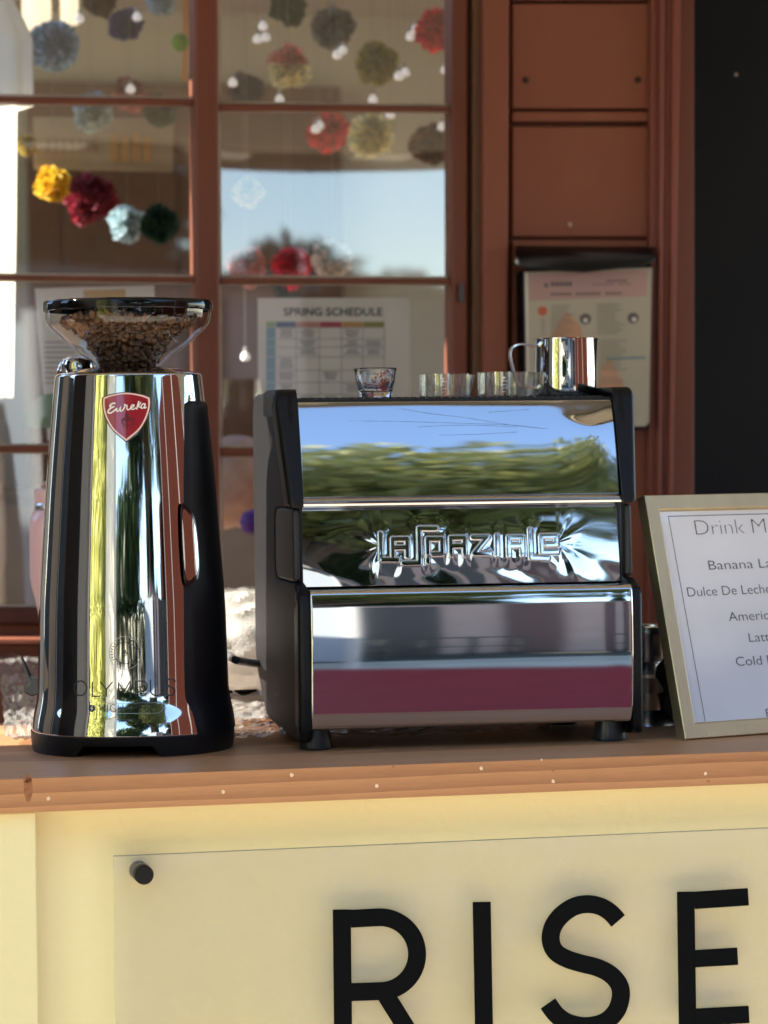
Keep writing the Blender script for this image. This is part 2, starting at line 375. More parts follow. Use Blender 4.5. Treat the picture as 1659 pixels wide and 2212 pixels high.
# ------------------------------------------------------------ the room behind the window
ROOM = mat('room_beige_paint', (.50, .46, .38), .85, noise_s=2, noise_a=.05)
CEIL = mat('room_ceiling_paint', (.55, .51, .43), .85, noise_s=2, noise_a=.05)
def roomq(name, pts, mt):
    b = MB(); c = sum((Vector(p) for p in pts), Vector())/len(pts); b.add([wa(*p) for p in pts], [tuple(range(len(pts)))])
    tag(b.build(name, mt, smooth=False), kind='structure')
roomq('room_floor', [(-3.2, -.1, .3), (1.6, -.1, .3), (1.6, -3.6, .3), (-3.2, -3.6, .3)], mat('room_floorboards', (.20, .11, .06), .5, noise_s=5))
roomq('room_ceiling', [(-1.65, -.1, 2.5), (1.6, -.1, 2.5), (1.6, -.95, 2.5), (-1.65, -.95, 2.5)], CEIL)  # slab cut short on the left so sun reaches the drape
roomq('room_ceiling', [(-3.2, -1.75, 2.5), (1.6, -1.75, 2.5), (1.6, -3.6, 2.5), (-3.2, -3.6, 2.5)], CEIL)   # gap left between the two slabs to brighten the room with daylight
roomq('room_back_wall', [(-3.2, -3.6, .3), (1.6, -3.6, .3), (1.6, -3.6, 2.5), (-3.2, -3.6, 2.5)], ROOM)
roomq('room_right_wall', [(1.6, -.1, .3), (1.6, -3.6, .3), (1.6, -3.6, 2.5), (1.6, -.1, 2.5)], ROOM)
# the left end is left open above a low wall to let daylight in
roomq('room_left_wall', [(-3.2, -.1, .3), (-3.2, -3.6, .3), (-3.2, -3.6, .9), (-3.2, -.1, .9)], ROOM)

def wobj(mb, name, mt, label, cat, group=None, **k):
    """one-mesh thing whose origin sits at its own middle"""
    c = sum(mb.v, Vector())/len(mb.v); mb.v = [v-c for v in mb.v]
    o = mb.build(name, mt, **k); o.location = c; return tag(o, label, cat, group)
# furniture seen dimly through the glass
fx = empty('bookcase', wa(-1.0, -2.6, .3), WPSI, 'dark bookcase of blurred books deep in the room, left panes', 'bookcase')
b_ = MB(); b_.bx(-.45, .45, .28, .3, 0, 1.25)
for x in (-.45, .43): b_.bx(x, x+.02, 0, .279, 0, 1.25)
for z in (0, .3, .6, .9, 1.23): b_.bx(-.429, .429, 0, .278, z, z+.02)
b_.build('carcass', mat('dark_walnut', (.05, .03, .022), .5, noise_s=10), fx)
for z in (.021, .321, .621, .921):
    x = -.42
    while x < .36:
        wd = random.uniform(.02, .05); h = random.uniform(.17, .26)
        if random.random() < .8:
            MB().bx(x, x+wd-.002, .02, .2, z, z+h).build('book', mat('book_%d' % random.randint(0, 5), random.choice([(.25, .06, .06), (.06, .1, .22), (.4, .36, .28), (.08, .14, .08), (.3, .2, .08), (.03, .03, .04)]), .6), fx)
        x += wd
ch = empty('round_back_chair', wa(-.62, -1.5, .3), WPSI, 'pale upholstered chair with a rounded back, behind the left panes', 'chair')
b_ = MB(); n = 24; pts = [(-.24, -.0, .45)] + [(-.24*math.cos(math.pi*i/n), 0, 1.0+.26*math.sin(math.pi*i/n)) for i in range(n+1)] + [(.24, 0, .45)]
b_.prism(pts, (0, .09, 0)); b_.build('backrest', mat('pale_linen', (.42, .38, .32), .9, noise_s=60), ch, bev=.02)
MB().bx(-.25, .25, -.45, -.01, .38, .46).build('seat', mat('pale_linen'), ch, bev=.02)
for x in (-.22, .22):
    for y in (-.42, .05): MB().bx(x-.02, x+.02, y-.02, y+.02, 0, .38).build('leg', mat('dark_walnut'), ch)
dr = empty('inner_door', wa(.35, -3.55, .3), WPSI, 'brown panelled door in the far wall of the room', 'door')
MB().bx(-.42, .42, -.04, 0, 0, 2.0).build('door_leaf', mat('brown_stain', (.12, .06, .035), .5, noise_s=8), dr, bev=.004)
for z0, z1 in ((.15, .85), (1.0, 1.85)):
    for x in (-.33, .03): MB().bx(x, x+.3, -.055, -.041, z0, z1).build('panel', mat('brown_stain'), dr, bev=.008)
cab = empty('side_cabinet', wa(-.05, -2.4, .3), WPSI, 'grey-brown cabinet standing in the room behind the right panes', 'cabinet')
MB().bx(-.5, .5, 0, .4, 0, .95).build('carcass', mat('grey_brown_wood', (.16, .13, .10), .6, noise_s=8), cab, bev=.004)
for x in (-.49, .01): MB().bx(x, x+.48, -.02, -.001, .03, .92).build('door_panel', mat('grey_brown_wood'), cab, bev=.004)

# paper notices taped inside the glass
def notice(name, label, q, t=-.022):
    o = empty(name, wp(sum(p[0] for p in q)/4, sum(p[1] for p in q)/4, t), 0, label, 'poster'); return o
def onp(parent, name, q, t, mt, th=.0006):
    b = MB(); b.prism([wp(x, y, t) for x, y in q], -NF*th); o = b.build(name, mt, None, smooth=False)
    o.parent = parent; o.matrix_parent_inverse = Matrix.Translation(-parent.location); return o
q = [(556.5, 644), (885, 643), (886, 1068), (560, 1070)]
sp = notice('schedule_poster', 'white SPRING SCHEDULE timetable poster taped inside the right window panes', q)
onp(sp, 'sheet', q, -.0225, WHITEPAPER)
vs, fs = text_mesh('SPRING SCHEDULE', 31, .55, 1.02)
b_ = MB(); x0 = min(v.x for v in vs); x1 = max(v.x for v in vs); s = (826-613)/(x1-x0)
b_.add([wp(613+(v.x-x0)*s, 681.5-v.y*s*.96, -.0218) for v in vs], fs)
k = b_.build('title', mat('grey_ink', (.06, .06, .07), .7), None, smooth=False); k.parent = sp; k.matrix_parent_inverse = Matrix.Translation(-sp.location)
for i, (x0, x1, c) in enumerate(((575, 596, (.30, .5, .28)), (597, 639, (.05, .13, .28)), (640, 690, (.68, .33, .28)), (691, 738, (.55, .08, .12)), (739, 784, (.65, .36, .12)), (785, 830, (.36, .33, .08)))):
    onp(sp, 'column_heading', rect(x0, 695, x1, 706.5), -.0219, mat('heading_%d' % i, c, .7))
ys = [707.5, 732, 750, 771, 800, 826, 852, 880, 910, 940, 970, 1000]
for y0, y1 in zip(ys, ys[1:]): onp(sp, 'row_heading', rect(575, y0, 595, y1-1), -.0219, mat('sheet_blue', (.20, .42, .58), .7))
gl = MB()
for y in ys: gl.prism([wp(x, yy, -.0219) for x, yy in rect(597, y-.6, 830, y+.6)], -NF*.0003)
for x in (640, 690, 738, 784, 830): gl.prism([wp(xx, yy, -.0217) for xx, yy in rect(x-.6, 707, x+.6, 1000)], -NF*.0003)
k = gl.build('grid_lines', mat('grey_line', (.32, .31, .32), .7), None, smooth=False); k.parent = sp; k.matrix_parent_inverse = Matrix.Translation(-sp.location)
gl = MB(); rr = random.Random(3)
for (y0, y1) in zip(ys, ys[1:]):
    for (x0, x1) in ((599, 638), (642, 688), (692, 736), (740, 782), (786, 828)):
        if rr.random() < .62:
            cx = (x0+x1)/2; y = y0+4
            while y < y1-4:
                hw = rr.uniform(.22, .42)*(x1-x0); gl.prism([wp(xx, yy, -.0216) for xx, yy in rect(cx-hw, y, cx+hw, y+2.0)], -NF*.0003); y += 4.6
k = gl.build('small_print', mat('print_grey', (.28, .28, .33), .7), None, smooth=False); k.parent = sp; k.matrix_parent_inverse = Matrix.Translation(-sp.location)
q = [(75, 623), (333, 616), (344, 945), (103, 952)]
lp_ = notice('paper_notice', 'white paper notice with a gold block, taped inside the left panes behind the hopper', q)
onp(lp_, 'sheet', q, -.0225, WHITEPAPER)
onp(lp_, 'gold_block', [(181, 627), (271, 625), (272, 665), (182, 666)], -.0218, mat('gold_ink', (.62, .40, .12), .6))
b_ = MB(); b_.prism([wp(130+60*math.cos(a)-20, 925+75*math.sin(a), -.0217) for a in [math.pi*(1+i/12) for i in range(13)]], -NF*.0003)
k = b_.build('green_shape', mat('sage_ink', (.25, .38, .26), .7), None, smooth=False); k.parent = lp_; k.matrix_parent_inverse = Matrix.Translation(-lp_.location)
for i in range(9): onp(lp_, 'text_line', rect(96, 738+i*11, 138+(i*37) % 50, 740.5+i*11), -.0217, mat('print_grey'))
q = [(71, 252), (376, 256), (372, 372), (74, 366)]
ban = tag(None or empty('paper_banner', wp(224, 310, -.5), 0), 'beige paper banner with faint orange lettering hanging inside the left panes', 'banner')
onp(ban, 'sheet', q, -.5, mat('kraft_beige', (.50, .42, .28), .8, noise_s=5, noise_a=.08))
rr = random.Random(5)
for i in range(7): x = 100+i*17; onp(ban, 'mark', rect(x, 300, x+9, 330), -.497, mat('faint_tan_ink', (.40, .31, .2), .8))
for i in range(4): x = 238+i*24; onp(ban, 'mark', rect(x, 288+i % 2*8, x+17, 350), -.497, mat('orange_ink', (.62, .38, .14), .8))

# ---- pompoms, each a tissue ball of folded petals on its string
def pompom(px, py, r, c, label, t=-.45, c2=None, fluff=1.0, n=420):
    o = empty('paper_pompom', wp(px, py, t), 0, label, 'pompom', 'paper pompoms hanging behind the window')
    s = r*5.6/F_PX; rr = random.Random(int(px*7+py)); lump = Vector((px, py, 3.0))
    def ball(keep, mt, nm):
        b = MB()
        ico = []
        for i in range(n):
            z = 1-2*(i+.5)/n; a = i*2.39996; q_ = math.sqrt(1-z*z); d = Vector((q_*math.cos(a), q_*math.sin(a), z))
            if not keep(d): continue
            u = d.orthogonal().normalized(); u.rotate(Matrix.Rotation(rr.uniform(0, 6.3), 3, d)); v = d.cross(u)
            L = s*rr.uniform(.84, 1.06)*(1+.28*noise.noise(d*1.3+lump)); wd = s*.17*fluff
            b.add([d*L*.35, d*L*.8+u*wd+v*wd*.3, d*L+u*wd*.3, d*L*.97-u*wd*.5+v*wd*.4, d*L*.78-u*wd], [(0, 1, 2, 3, 4)])
        b.build(nm, mt, o, smooth=False)
    c = tuple(min(.9, q*1.6) for q in c); c2 = c2 and tuple(min(.9, q*1.6) for q in c2)
    m1 = leafmat('tissue_%d_%d' % (px, py), c, .35)
    if c2:
        ball(lambda d: d.z > .1, m1, 'upper_petals'); ball(lambda d: d.z <= .1, leafmat('tissue2_%d' % px, c2, .35), 'lower_petals')
    else: ball(lambda d: True, m1, 'petals')
    MB().lathe([(0, s*.6), (s*.5, s*.35), (s*.6, 0), (s*.5, -s*.35), (0, -s*.6)], seg=12).build('core', m1, o)
    MB().tube([(0, 0, s*.8), (0, 0, 2.5-o.location.z)], .0004, 4).build('string', mat('white_thread', (.35, .33, .28), .8), o)
PP = [(217, 2, 30, (.05, .03, .03), None, 'dark brown paper pompom at the very top of the left panes'),
 (272, 54, 31, (.03, .035, .16), None, 'navy blue paper pompom, small, in the top left pane'),
 (112, 100, 50, (.18, .28, .38), None, 'large dusty blue paper pompom in the top left pane'),
 (347, 0, 30, (.30, .42, .5), None, 'pale blue paper pompom cut by the top edge, left panes'),
 (279, 206, 32, (.17, .02, .03), (.42, .13, .11), 'dark red and coral two-tone pompom behind the upper muntin'),
 (200, 242, 37, (.22, .33, .45), (.38, .48, .5), 'blue and pale grey pompom above the paper banner'),
 (116, 398, 33, (.72, .40, .04), None, 'golden yellow paper pompom, left panes'),
 (194, 428, 50, (.17, .015, .03), None, 'large dark crimson paper pompom beside the golden one'),
 (275, 483, 34, (.34, .45, .52), None, 'frosty light blue pompom right of the dark crimson one'),
 (343, 483, 34, (.012, .05, .035), None, 'dark green pompom at the left edge of the sky reflection'),
 (347, 240, 30, (.03, .05, .03), None, 'blackish green pompom behind the banner corner'),
 (58, 313, 20, (.33, .26, .05), None, 'small olive pompom left of the banner'),
 (622, 14, 35, (.012, .05, .035), None, 'dark green pompom at the very top of the right panes'),
 (719, 60, 42, (.09, .09, .095), None, 'charcoal grey pompom in the top right pane'),
 (943, 66, 40, (.50, .015, .04), None, 'bright red pompom against the right window stile'),
 (622, 145, 40, (.48, .2, .18), (.72, .62, .38), 'pink and cream two-tone pompom in the top right pane'),
 (813, 137, 43, (.22, .20, .04), None, 'olive green pompom in the top right pane'),
 (533, 198, 34, (.045, .03, .06), None, 'dark purple pompom just above the muntin, right panes'),
 (710, 284, 41, (.52, .01, .03), None, 'round bright red pompom above the sky reflection'),
 (801, 293, 45, (.74, .60, .36), None, 'cream pompom right of the round bright red one'),
 (931, 310, 42, (.13, .05, .03), None, 'brown pompom by the right stile above the sky reflection'),
 (535, 415, 28, (.55, .5, .22), None, 'faint yellow pompom low in the second right pane'),
 (535, 578, 36, (.75, .30, .27), None, 'rose pink pompom resting near the lower muntin'),
 (629, 578, 38, (.70, .03, .06), None, 'brick red pompom between the rose and lavender ones'),
 (719, 562, 37, (.75, .66, .7), None, 'lavender white pompom in the second right pane'),
 (620, 625, 26, (.015, .07, .03), None, 'small green pompom just under the lower muntin')]
for x, y, r, c, c2, lb in PP:
    pompom(x, y, r, c, lb, -.35-.25*((x*13+int(y)*7) % 10)/10 - (.1 if r > 40 else 0), c2)
bl = empty('paper_lantern', wp(389, 92, -.4), 0, 'green paper lantern with an orange streamer, far right of the top left pane', 'decoration')
MB().lathe([(.0, .015), (.009, .012), (.015, 0), (.009, -.012), (0, -.015)], seg=16).build('lantern', mat('lime_paper', (.16, .38, .03), .7), bl)
MB().prism([(.006, 0, .08), (.016, 0, .08), (.010, .0, -.06), (.002, 0, -.06)], (0, .003, 0)).build('streamer', mat('orange_paper', (.8, .38, .12), .7), bl)
for i, (x0, x1, y0, y1) in enumerate(((48, 112, -60, 66), (131, 170, -60, 52))):
    c = wp((x0+x1)/2, y1, -.9); s = 5.2/F_PX
    o = empty('hanging_lampshade', c, WPSI, ['wide cream lampshade at the top left corner of the window', 'narrow cream lampshade beside the wide one, top left'][i], 'lamp', 'cream lampshades hanging in the room')
    r = (x1-x0)/2*s; MB().lathe([(r, 0), (r*.97, .07), (r*.9, .12)], seg=24).build('lamp_shade', mat('cream_shade', (.8, .72, .5), .8, emit=((1, .85, .6), .28)), o, solid=.002)
    MB().tube([(0, 0, .1), (0, 0, 2.5-c.z)], .002, 6).build('cord', mat('white_thread'), o)
# ---- glass bulbs of the light string
BLB = [(568, 58), (556, 86), (574, 82), (740, 110), (728, 120), (899, 65), (886, 80), (875, 158), (861, 166), (604, 216), (962, 153), (690, 272), (682, 280), (843, 248), (955, 275), (514, 173), (503, 180), (296, 38), (286, 44), (172, 42), (282, 194), (530, 772), (806, 216)]
def bulb_label(x, y):
    best = sorted(PP, key=lambda p: (p[0]-x)**2+(p[1]-y)**2)
    for p in best:
        dx, dy = x-p[0], y-p[1]; d = 'right of' if dx > abs(dy) else 'left of' if -dx > abs(dy) else 'below' if dy > 0 else 'above'
        lb = 'tiny glass bulb hanging %s the %s' % (d, ' '.join(p[5].split()[:9]))
        if lb not in BUSED: BUSED.add(lb); return lb
BUSED = set()
for i, (x, y) in enumerate(BLB):
    t = -.32-.07*(i % 4); o = empty('string_light', wp(x, y, t), 0)
    tag(o, bulb_label(x, y), 'light bulb', 'small glass bulbs hanging in the window')
    MB().lathe([(0, -.006), (.006, -.0045), (.0078, 0), (.006, .0052), (.0025, .009)], seg=12).build('bulb', mat('lit_bulb', (.9, .9, .88), .1, emit=((1, .97, .92), .09)), o)
    MB().lathe([(.0028, .0085), (.0028, .016), (.001, .017)], seg=10).build('socket', mat('socket_grey', (.35, .34, .33), .4), o)
    MB().tube([(0, 0, .02), (0, 0, 2.5-o.location.z)], .0005, 4).build('wire', mat('white_thread'), o)
# white drape at the far left inside the glass
b_ = MB()
def drp(u, v):
    px = -60 + u*(60 + lerp_tab([(0, 12), (.14, 72), (.30, 74), (.305, 38), (.6, 36), (1, 30)], v)); py = -40+v*900
    return wp(px, py, -.40+.32*u-.015*math.sin(u*16)-.006*math.sin(v*9+u*5))
b_.grid(drp, 30, 80); wobj(b_, 'drape', mat('white_muslin', (.50, .47, .38), .9), 'white fabric drape along the left edge of the window', 'curtain', solid=.001)
cu = MB(); cu.grid(lambda u, v: wp(440+u*135, 984+v*120+5*math.sin(u*9), -.34+.08*math.sin(u*3.14)*math.sin(v*3.14)), 24, 24)
o = wobj(cu, 'cushion', mat('floral_cotton', (.52, .42, .38), .9, noise_s=14, noise_a=.45), 'pale pink and white patterned cushion behind the lower right pane', 'cushion', solid=.03)
b_ = MB().lathe([(0, .02), (.015, .014), (.02, 0), (.015, -.014), (0, -.02)], wp(546, 1128, -.15), 16)
wobj(b_, 'toy_ball', mat('violet_rubber', (.07, .02, .25), .5), 'small violet ball below the patterned cushion', 'ball')

# ------------------------------------------------------------ flyer holder on the wall
fh = empty('flyer_holder', wp(1270, 925, 0), 0, 'black hooded flyer box with a pink and beige flyer, on the red-brown wall', 'flyer holder')
def fpart(mb, name, mt, **k): return wpart(mb, name, mt, fh, **k)
b_ = MB(); slab(b_, [(1128, 585), (1412, 572), (1404, 920), (1396, 929), (1140, 933), (1134, 925)], .0005, .035)
fpart(b_, 'box', BLACKP, bev=.004)
b_ = MB()
def hood(u, v):
    x = 1114+u*301; bow = 1-(2*u-1)**2
    ang = v*math.pi*.5; top = 533-2*(1-u); bot = lerp_tab([(0, 572), (.07, 581), (.5, 588), (.92, 574), (1, 562)], u)
    t = .002+(.058+.016*bow)*math.sin(ang); y = bot-(bot-top)*(math.cos(ang))
    return wp(x, y, t)
b_.grid(hood, 30, 12); fpart(b_, 'hood', BLACKP, bev=0, solid=.003)
q = [(1133, 588), (1408, 578), (1402, 912), (1394, 921), (1141, 923), (1138, 915)]
b_ = MB(); slab(b_, q, .0355, .0365); fpart(b_, 'flyer', mat('flyer_beige', (.50, .46, .35), .6, noise_s=6, noise_a=.06), bev=0, smooth=False)
def fl(name, q, mt, t=.0369): b = MB(); slab(b, q, .0366, t); fpart(b, name, mt, bev=0, smooth=False)
fl('flyer_header', [(1141, 592), (1400, 583), (1396, 640), (1143, 650)], mat('flyer_pink', (.52, .33, .30), .6))
fl('flyer_margin', [(1134, 588), (1140, 588), (1144, 920), (1141, 922)], mat('flyer_white', (.75, .73, .68), .6))
FT = mat('flyer_text', (.16, .14, .13), .7)
bb = MB()
for (x0, x1, y, h) in ((1176, 1186, 613, 8), (1190, 1247, 610, 9), (1310, 1366, 607, 3.5), (1280, 1366, 615, 2), (1190, 1345, 634, 4.5)):
    n = max(1, int((x1-x0)/9))
    for i in range(n):
        if n > 1 and i % 7 == 5: continue
        xx = x0+(x1-x0)*i/n; slab(bb, rect(xx, y-(xx-1130)*.012, xx+(x1-x0)/n*.75, y+h-(xx-1130)*.012), .037, .0373)
fpart(bb, 'flyer_title', FT, bev=0, smooth=False)
bb = MB(); rr = random.Random(9)
for (x0, x1, ya, yb) in ((1190, 1244, 660, 730), (1290, 1350, 657, 720), (1296, 1360, 735, 800), (1296, 1350, 815, 830), (1170, 1180, 690, 725)):
    y = ya
    while y < yb: slab(bb, rect(x0, y, x0+(x1-x0)*rr.uniform(.6, 1), y+1.7), .037, .0373); y += 6.2
fpart(bb, 'flyer_text', mat('flyer_text_grey', (.25, .23, .2), .7), bev=0, smooth=False)
for (x, y, r, mt) in ((1265, 689, 12, FT), (1368, 687, 12, FT), (1172, 672, 10, mat('flyer_coral', (.62, .16, .08), .6))):
    b_ = MB(); slab(b_, [(x+r*math.cos(a*.5236), y+r*math.sin(a*.5236)) for a in range(12)], .0367, .0374); fpart(b_, 'flyer_dot', mt, bev=0, smooth=False)
for (x, y) in ((1265, 692), (1370, 690)):
    b_ = MB(); slab(b_, [(x+5*math.cos(a*.5236), y+5*math.sin(a*.5236)) for a in range(12)], .0375, .0379); fpart(b_, 'flyer_dot', mat('flyer_white'), bev=0, smooth=False)
PEACH = mat('flyer_peach', (.58, .33, .20), .6, noise_s=20, noise_a=.1)
fl('flyer_shape', [(1205, 700), (1225, 672), (1250, 700), (1262, 730), (1225, 735), (1190, 730)], PEACH, .0368)
fl('flyer_shape', [(1290, 860), (1300, 790), (1318, 775), (1345, 825), (1362, 900), (1350, 915), (1292, 915)], PEACH, .0368)
fl('flyer_line', [(1310, 772), (1395, 770), (1395, 775), (1310, 777)], mat('flyer_teal', (.2, .3, .33), .6), .0372)

# ------------------------------------------------------------ canopy over the bar, added shade screen, and the garden the metal reflects
cp = empty('canopy', wa(0, .8, 1.95), WPSI, 'low beige fabric canopy stretched from the house wall over the bar', 'canopy')
CV = mat('beige_canvas', (.46, .41, .32), .85, noise_s=3, noise_a=.06)
def canopy_top(u, v):
    return Vector((-1.5+u*4.75, .78-v*1.62, .22-.22*v-.02*math.sin(u*math.pi*4)**2))
b_ = MB(); b_.grid(canopy_top, 40, 10); b_.build('cover', CV, cp, solid=.003)
b_ = MB(); b_.grid(lambda u, v: Vector((-1.5+u*4.75, -.842+.004*math.sin(u*90), .0-.035*v-.02*math.sin(u*math.pi*4)**2)), 60, 2); b_.build('valance', CV, cp, solid=.002)
for x in (-1.47, 3.2): MB().bx(x-.02, x+.02, -.86, -.82, -1.95, .0).build('pole', mat('white_pole_paint', (.7, .68, .62), .5), cp, bev=.004)
sc = empty('shade_screen', wa(-1.55, .5, 0), WPSI, 'added grey and black canvas screen, out of view to the left, shading the bar', 'screen')  # unseen screen added to keep the sun off the front of the bar
# plane across the bar: t measured from the wall; counter front is near t=1.2
scr_t0, scr_t1 = .85, 1.72
MB().bx(0, .02, .5-scr_t1, .5-1.33, .1, 2.04).build('panel', mat('grey_canvas', (.30, .30, .27), .85, noise_s=5, noise_a=.05), sc)
MB().bx(0, .02, .5-1.325, .5-scr_t0, .1, 2.04).build('panel', mat('black_canvas', (.012, .012, .012), .85), sc)
MB().bx(0, .02, -.06, .42, .1, 2.04).build('panel', mat('grey_canvas'), sc)
for y in (.5-scr_t1, .5-scr_t0, -.06, .42): MB().bx(-.01, .03, y-.02, y+.02, 0, 2.06).build('frame', mat('dark_frame_paint', (.03, .03, .03), .5), sc)

def leaves(n, fn, size, seed, elong=1.8):
    rr = random.Random(seed); b = MB()
    for i in range(n):
        p = fn(rr)
        if p is None: continue
        d = Vector((rr.gauss(0, 1), rr.gauss(0, 1), rr.gauss(0, 1)-.3)).normalized(); u = d.orthogonal().normalized(); u.rotate(Matrix.Rotation(rr.uniform(0, 6.28), 3, d))
        s = size*rr.uniform(.6, 1.3)
        b.v += [p-d*s*elong*.5, p+u*s*.4, p+d*s*elong*.5, p-u*s*.4]; k = len(b.v); b.f.append((k-4, k-3, k-2, k-1))
    return b
def fastbuild(b, name, mt, parent=None):
    me = bpy.data.meshes.new(name); me.from_pydata([tuple(v) for v in b.v], [], b.f); me.update(); me.materials.append(mt)
    o = bpy.data.objects.new(name, me); COL.objects.link(o); o.parent = parent; return o
def tree(name, loc, h, clumps, n, size, c, label, group, seed, tr=.12):
    o = empty(name, loc, 0, label, 'tree', group); rr = random.Random(seed)
    BK = mat('bark', (.09, .065, .045), .9, noise_s=12, noise_a=.3, bump=.6, bump_s=30)
    tk = MB(); tk.tube([(0, 0, 0), (.05, .03, h*.3), (-.06, .05, h*.6)], [tr, tr*.8, tr*.45], 10)
    for cx, cy, cz, r in clumps:
        if cz > h*.3: tk.tube([(-.0, .03, h*.34), (cx*.4, cy*.4, (h*.34+cz)/2), (cx, cy, cz)], [tr*.5, tr*.3, .02], 7)
    tk.build('trunk', BK, o)
    tot = sum(q[3]**2 for q in clumps)
    def fn(r_):
        k = r_.uniform(0, tot)
        for cx, cy, cz, r in clumps:
            k -= r*r
            if k <= 0: break
        d = Vector((r_.gauss(0, 1), r_.gauss(0, 1), r_.gauss(0, 1))).normalized()*r*(r_.uniform(.55, 1.05))
        return Vector((cx, cy, cz)) + Vector((d.x, d.y, d.z*.8))
    fastbuild(leaves(n, fn, size, seed), 'crown', leafmat('leaf_'+name+str(seed), c, .35), o)
    return o
rr = random.Random(2)
# broad evergreen that fills the upper panels of the espresso machine
cl1 = [(rr.uniform(-3.2, 1.0), rr.uniform(-1.2, 1.2), rr.uniform(3.4, 7.2), rr.uniform(.9, 1.5)) for _ in range(22)] + [(rr.uniform(1.2, 3.2), rr.uniform(-1.2, 1.2), rr.uniform(4.6, 7.0), rr.uniform(.8, 1.15)) for _ in range(10)]
tree('garden_tree', (3.3, -9.6, 0), 7.6, cl1, 26000, .13, (.17, .19, .06), 'broad green tree mirrored in the upper panel of the coffee machine', 'trees mirrored in the metal', 4, .2)
cl2 = [(rr.uniform(-2.2, 1.7), rr.uniform(-1, 1), rr.uniform(1.3, 6), rr.uniform(.8, 1.3)) for _ in range(22)]
tree('garden_tree', (.7, -11.0, 0), 7, cl2, 17000, .15, (.05, .09, .03), 'dark tree mirrored at the middle of the chrome grinder', 'trees mirrored in the metal', 5, .17)
cl3 = [(rr.uniform(-.6, 1.6), rr.uniform(-1, 1), rr.uniform(1.2, 5), rr.uniform(.6, .9)) for _ in range(16)]
tree('garden_tree', (9.6, -12.0, 0), 5.5, cl3, 8000, .13, (.06, .07, .03), 'dark upright tree beyond the porch wall, mirrored in the grinder', 'trees mirrored in the metal', 6, .1)
cl4 = [(rr.uniform(-.75, .75), rr.uniform(-.5, .5), rr.uniform(1.5, 2.3), rr.uniform(.35, .55)) for _ in range(9)]
tree('garden_tree', (6.2, -11.5, 0), 2.9, cl4, 6000, .09, (.13, .095, .05), 'small brownish tree mirrored low in the second right window pane', 'trees mirrored in the metal', 9, .07)
# tall sunlit bamboo hedge to the left
def hedge(name, p0, p1, h, th, n, size, c, label, seed, tr=.6):
    o = empty(name, p0, 0, label, 'hedge'); v = Vector(p1)-Vector(p0); nn = Vector((-v.y, v.x, 0)).normalized()
    def fn(r_):
        u = r_.random(); z = r_.random()**.9; bl_ = .5+.5*noise.noise(Vector((u*v.length*1.2, z*h*1.1, seed)))
        if r_.random() > .35+bl_: return None
        return v*u + nn*(r_.uniform(-th, th)*(.5+bl_)) + ZU*(z*h*(.93+.07*math.sin(u*19)))
    fastbuild(leaves(n, fn, size, seed, 3.0), 'leaves', leafmat('leaf_'+name, c, tr), o)
    st = MB()
    for i in range(int(v.length*5)):
        q_ = v*(i+.5)/int(v.length*5)+nn*random.uniform(-th, th)*.6; st.tube([q_, q_+Vector((random.uniform(-.1, .1), 0, h*.9))], .018, 6)
    st.build('stems', mat('bamboo_stem', (.35, .36, .12), .4), o); return o
hedge('bamboo_hedge', (-6.6, -7.6, 0), (-1.7, -3.7, 0), 4.2, .35, 17000, .10, (.66, .68, .26), 'tall yellow-green bamboo mirrored in the left side of the grinder', 3)
cw = empty('cream_wall', (-.82, -3.35, 0), math.atan2(.5, .87), 'sunlit cream garden wall mirrored in the chrome grinder', 'wall')
MB().bx(-.75, 0, -.1, .1, 0, 2.4).build('render', mat('cream_render', (.78, .72, .55), .9, noise_s=4, noise_a=.05), cw)
MB().bx(-.79, .04, -.14, .14, 2.401, 2.48).build('coping', mat('stone_coping', (.5, .47, .4), .8), cw)
# pale blue cloth put in as the bright sky mirrored in the lower panel
tn = empty('sky_patch_windbreak', (2.35, -6.3, 0), R(38), 'added pale canvas windbreak standing for bright sky mirrored in the lower panel of the coffee machine', 'windbreak')
TC = mat('pale_blue_cloth', (.44, .50, .53), .9)
b_ = MB(); b_.bx(-1.1, .0, -.006, .006, .15, 1.85); b_.build('side_cloth', TC, tn)
for x in (-1.12, .02): MB().bx(x-.02, x+.02, -.03, .02, 0, 1.9).build('leg', mat('white_pole_paint'), tn)
hedge('evergreen_hedge', (3.6, -12.3, 0), (5.6, -12.3, 0), 4.5, .45, 9000, .13, (.07, .10, .04), 'dark evergreen hedge mirrored behind the shed in the middle machine panel', 6, .3)
gg = empty('shade_block', (-5.2, -10.2, 0), 0, 'added tall dark timber block, out of view behind the bamboo, shading the terrace', 'shade_block')  # unseen block added so its shadow keeps the terrace dark
MB().bx(0, 1.9, 0, 4.2, 0, 4.2).build('wall', mat('porch_redbrown', (.030, .008, .005), .8, spec=.05), gg); MB().bx(-.1, 2, -.1, 4.3, 4.201, 4.28).build('roof', mat('grey_roof', (.12, .12, .12), .8), gg)
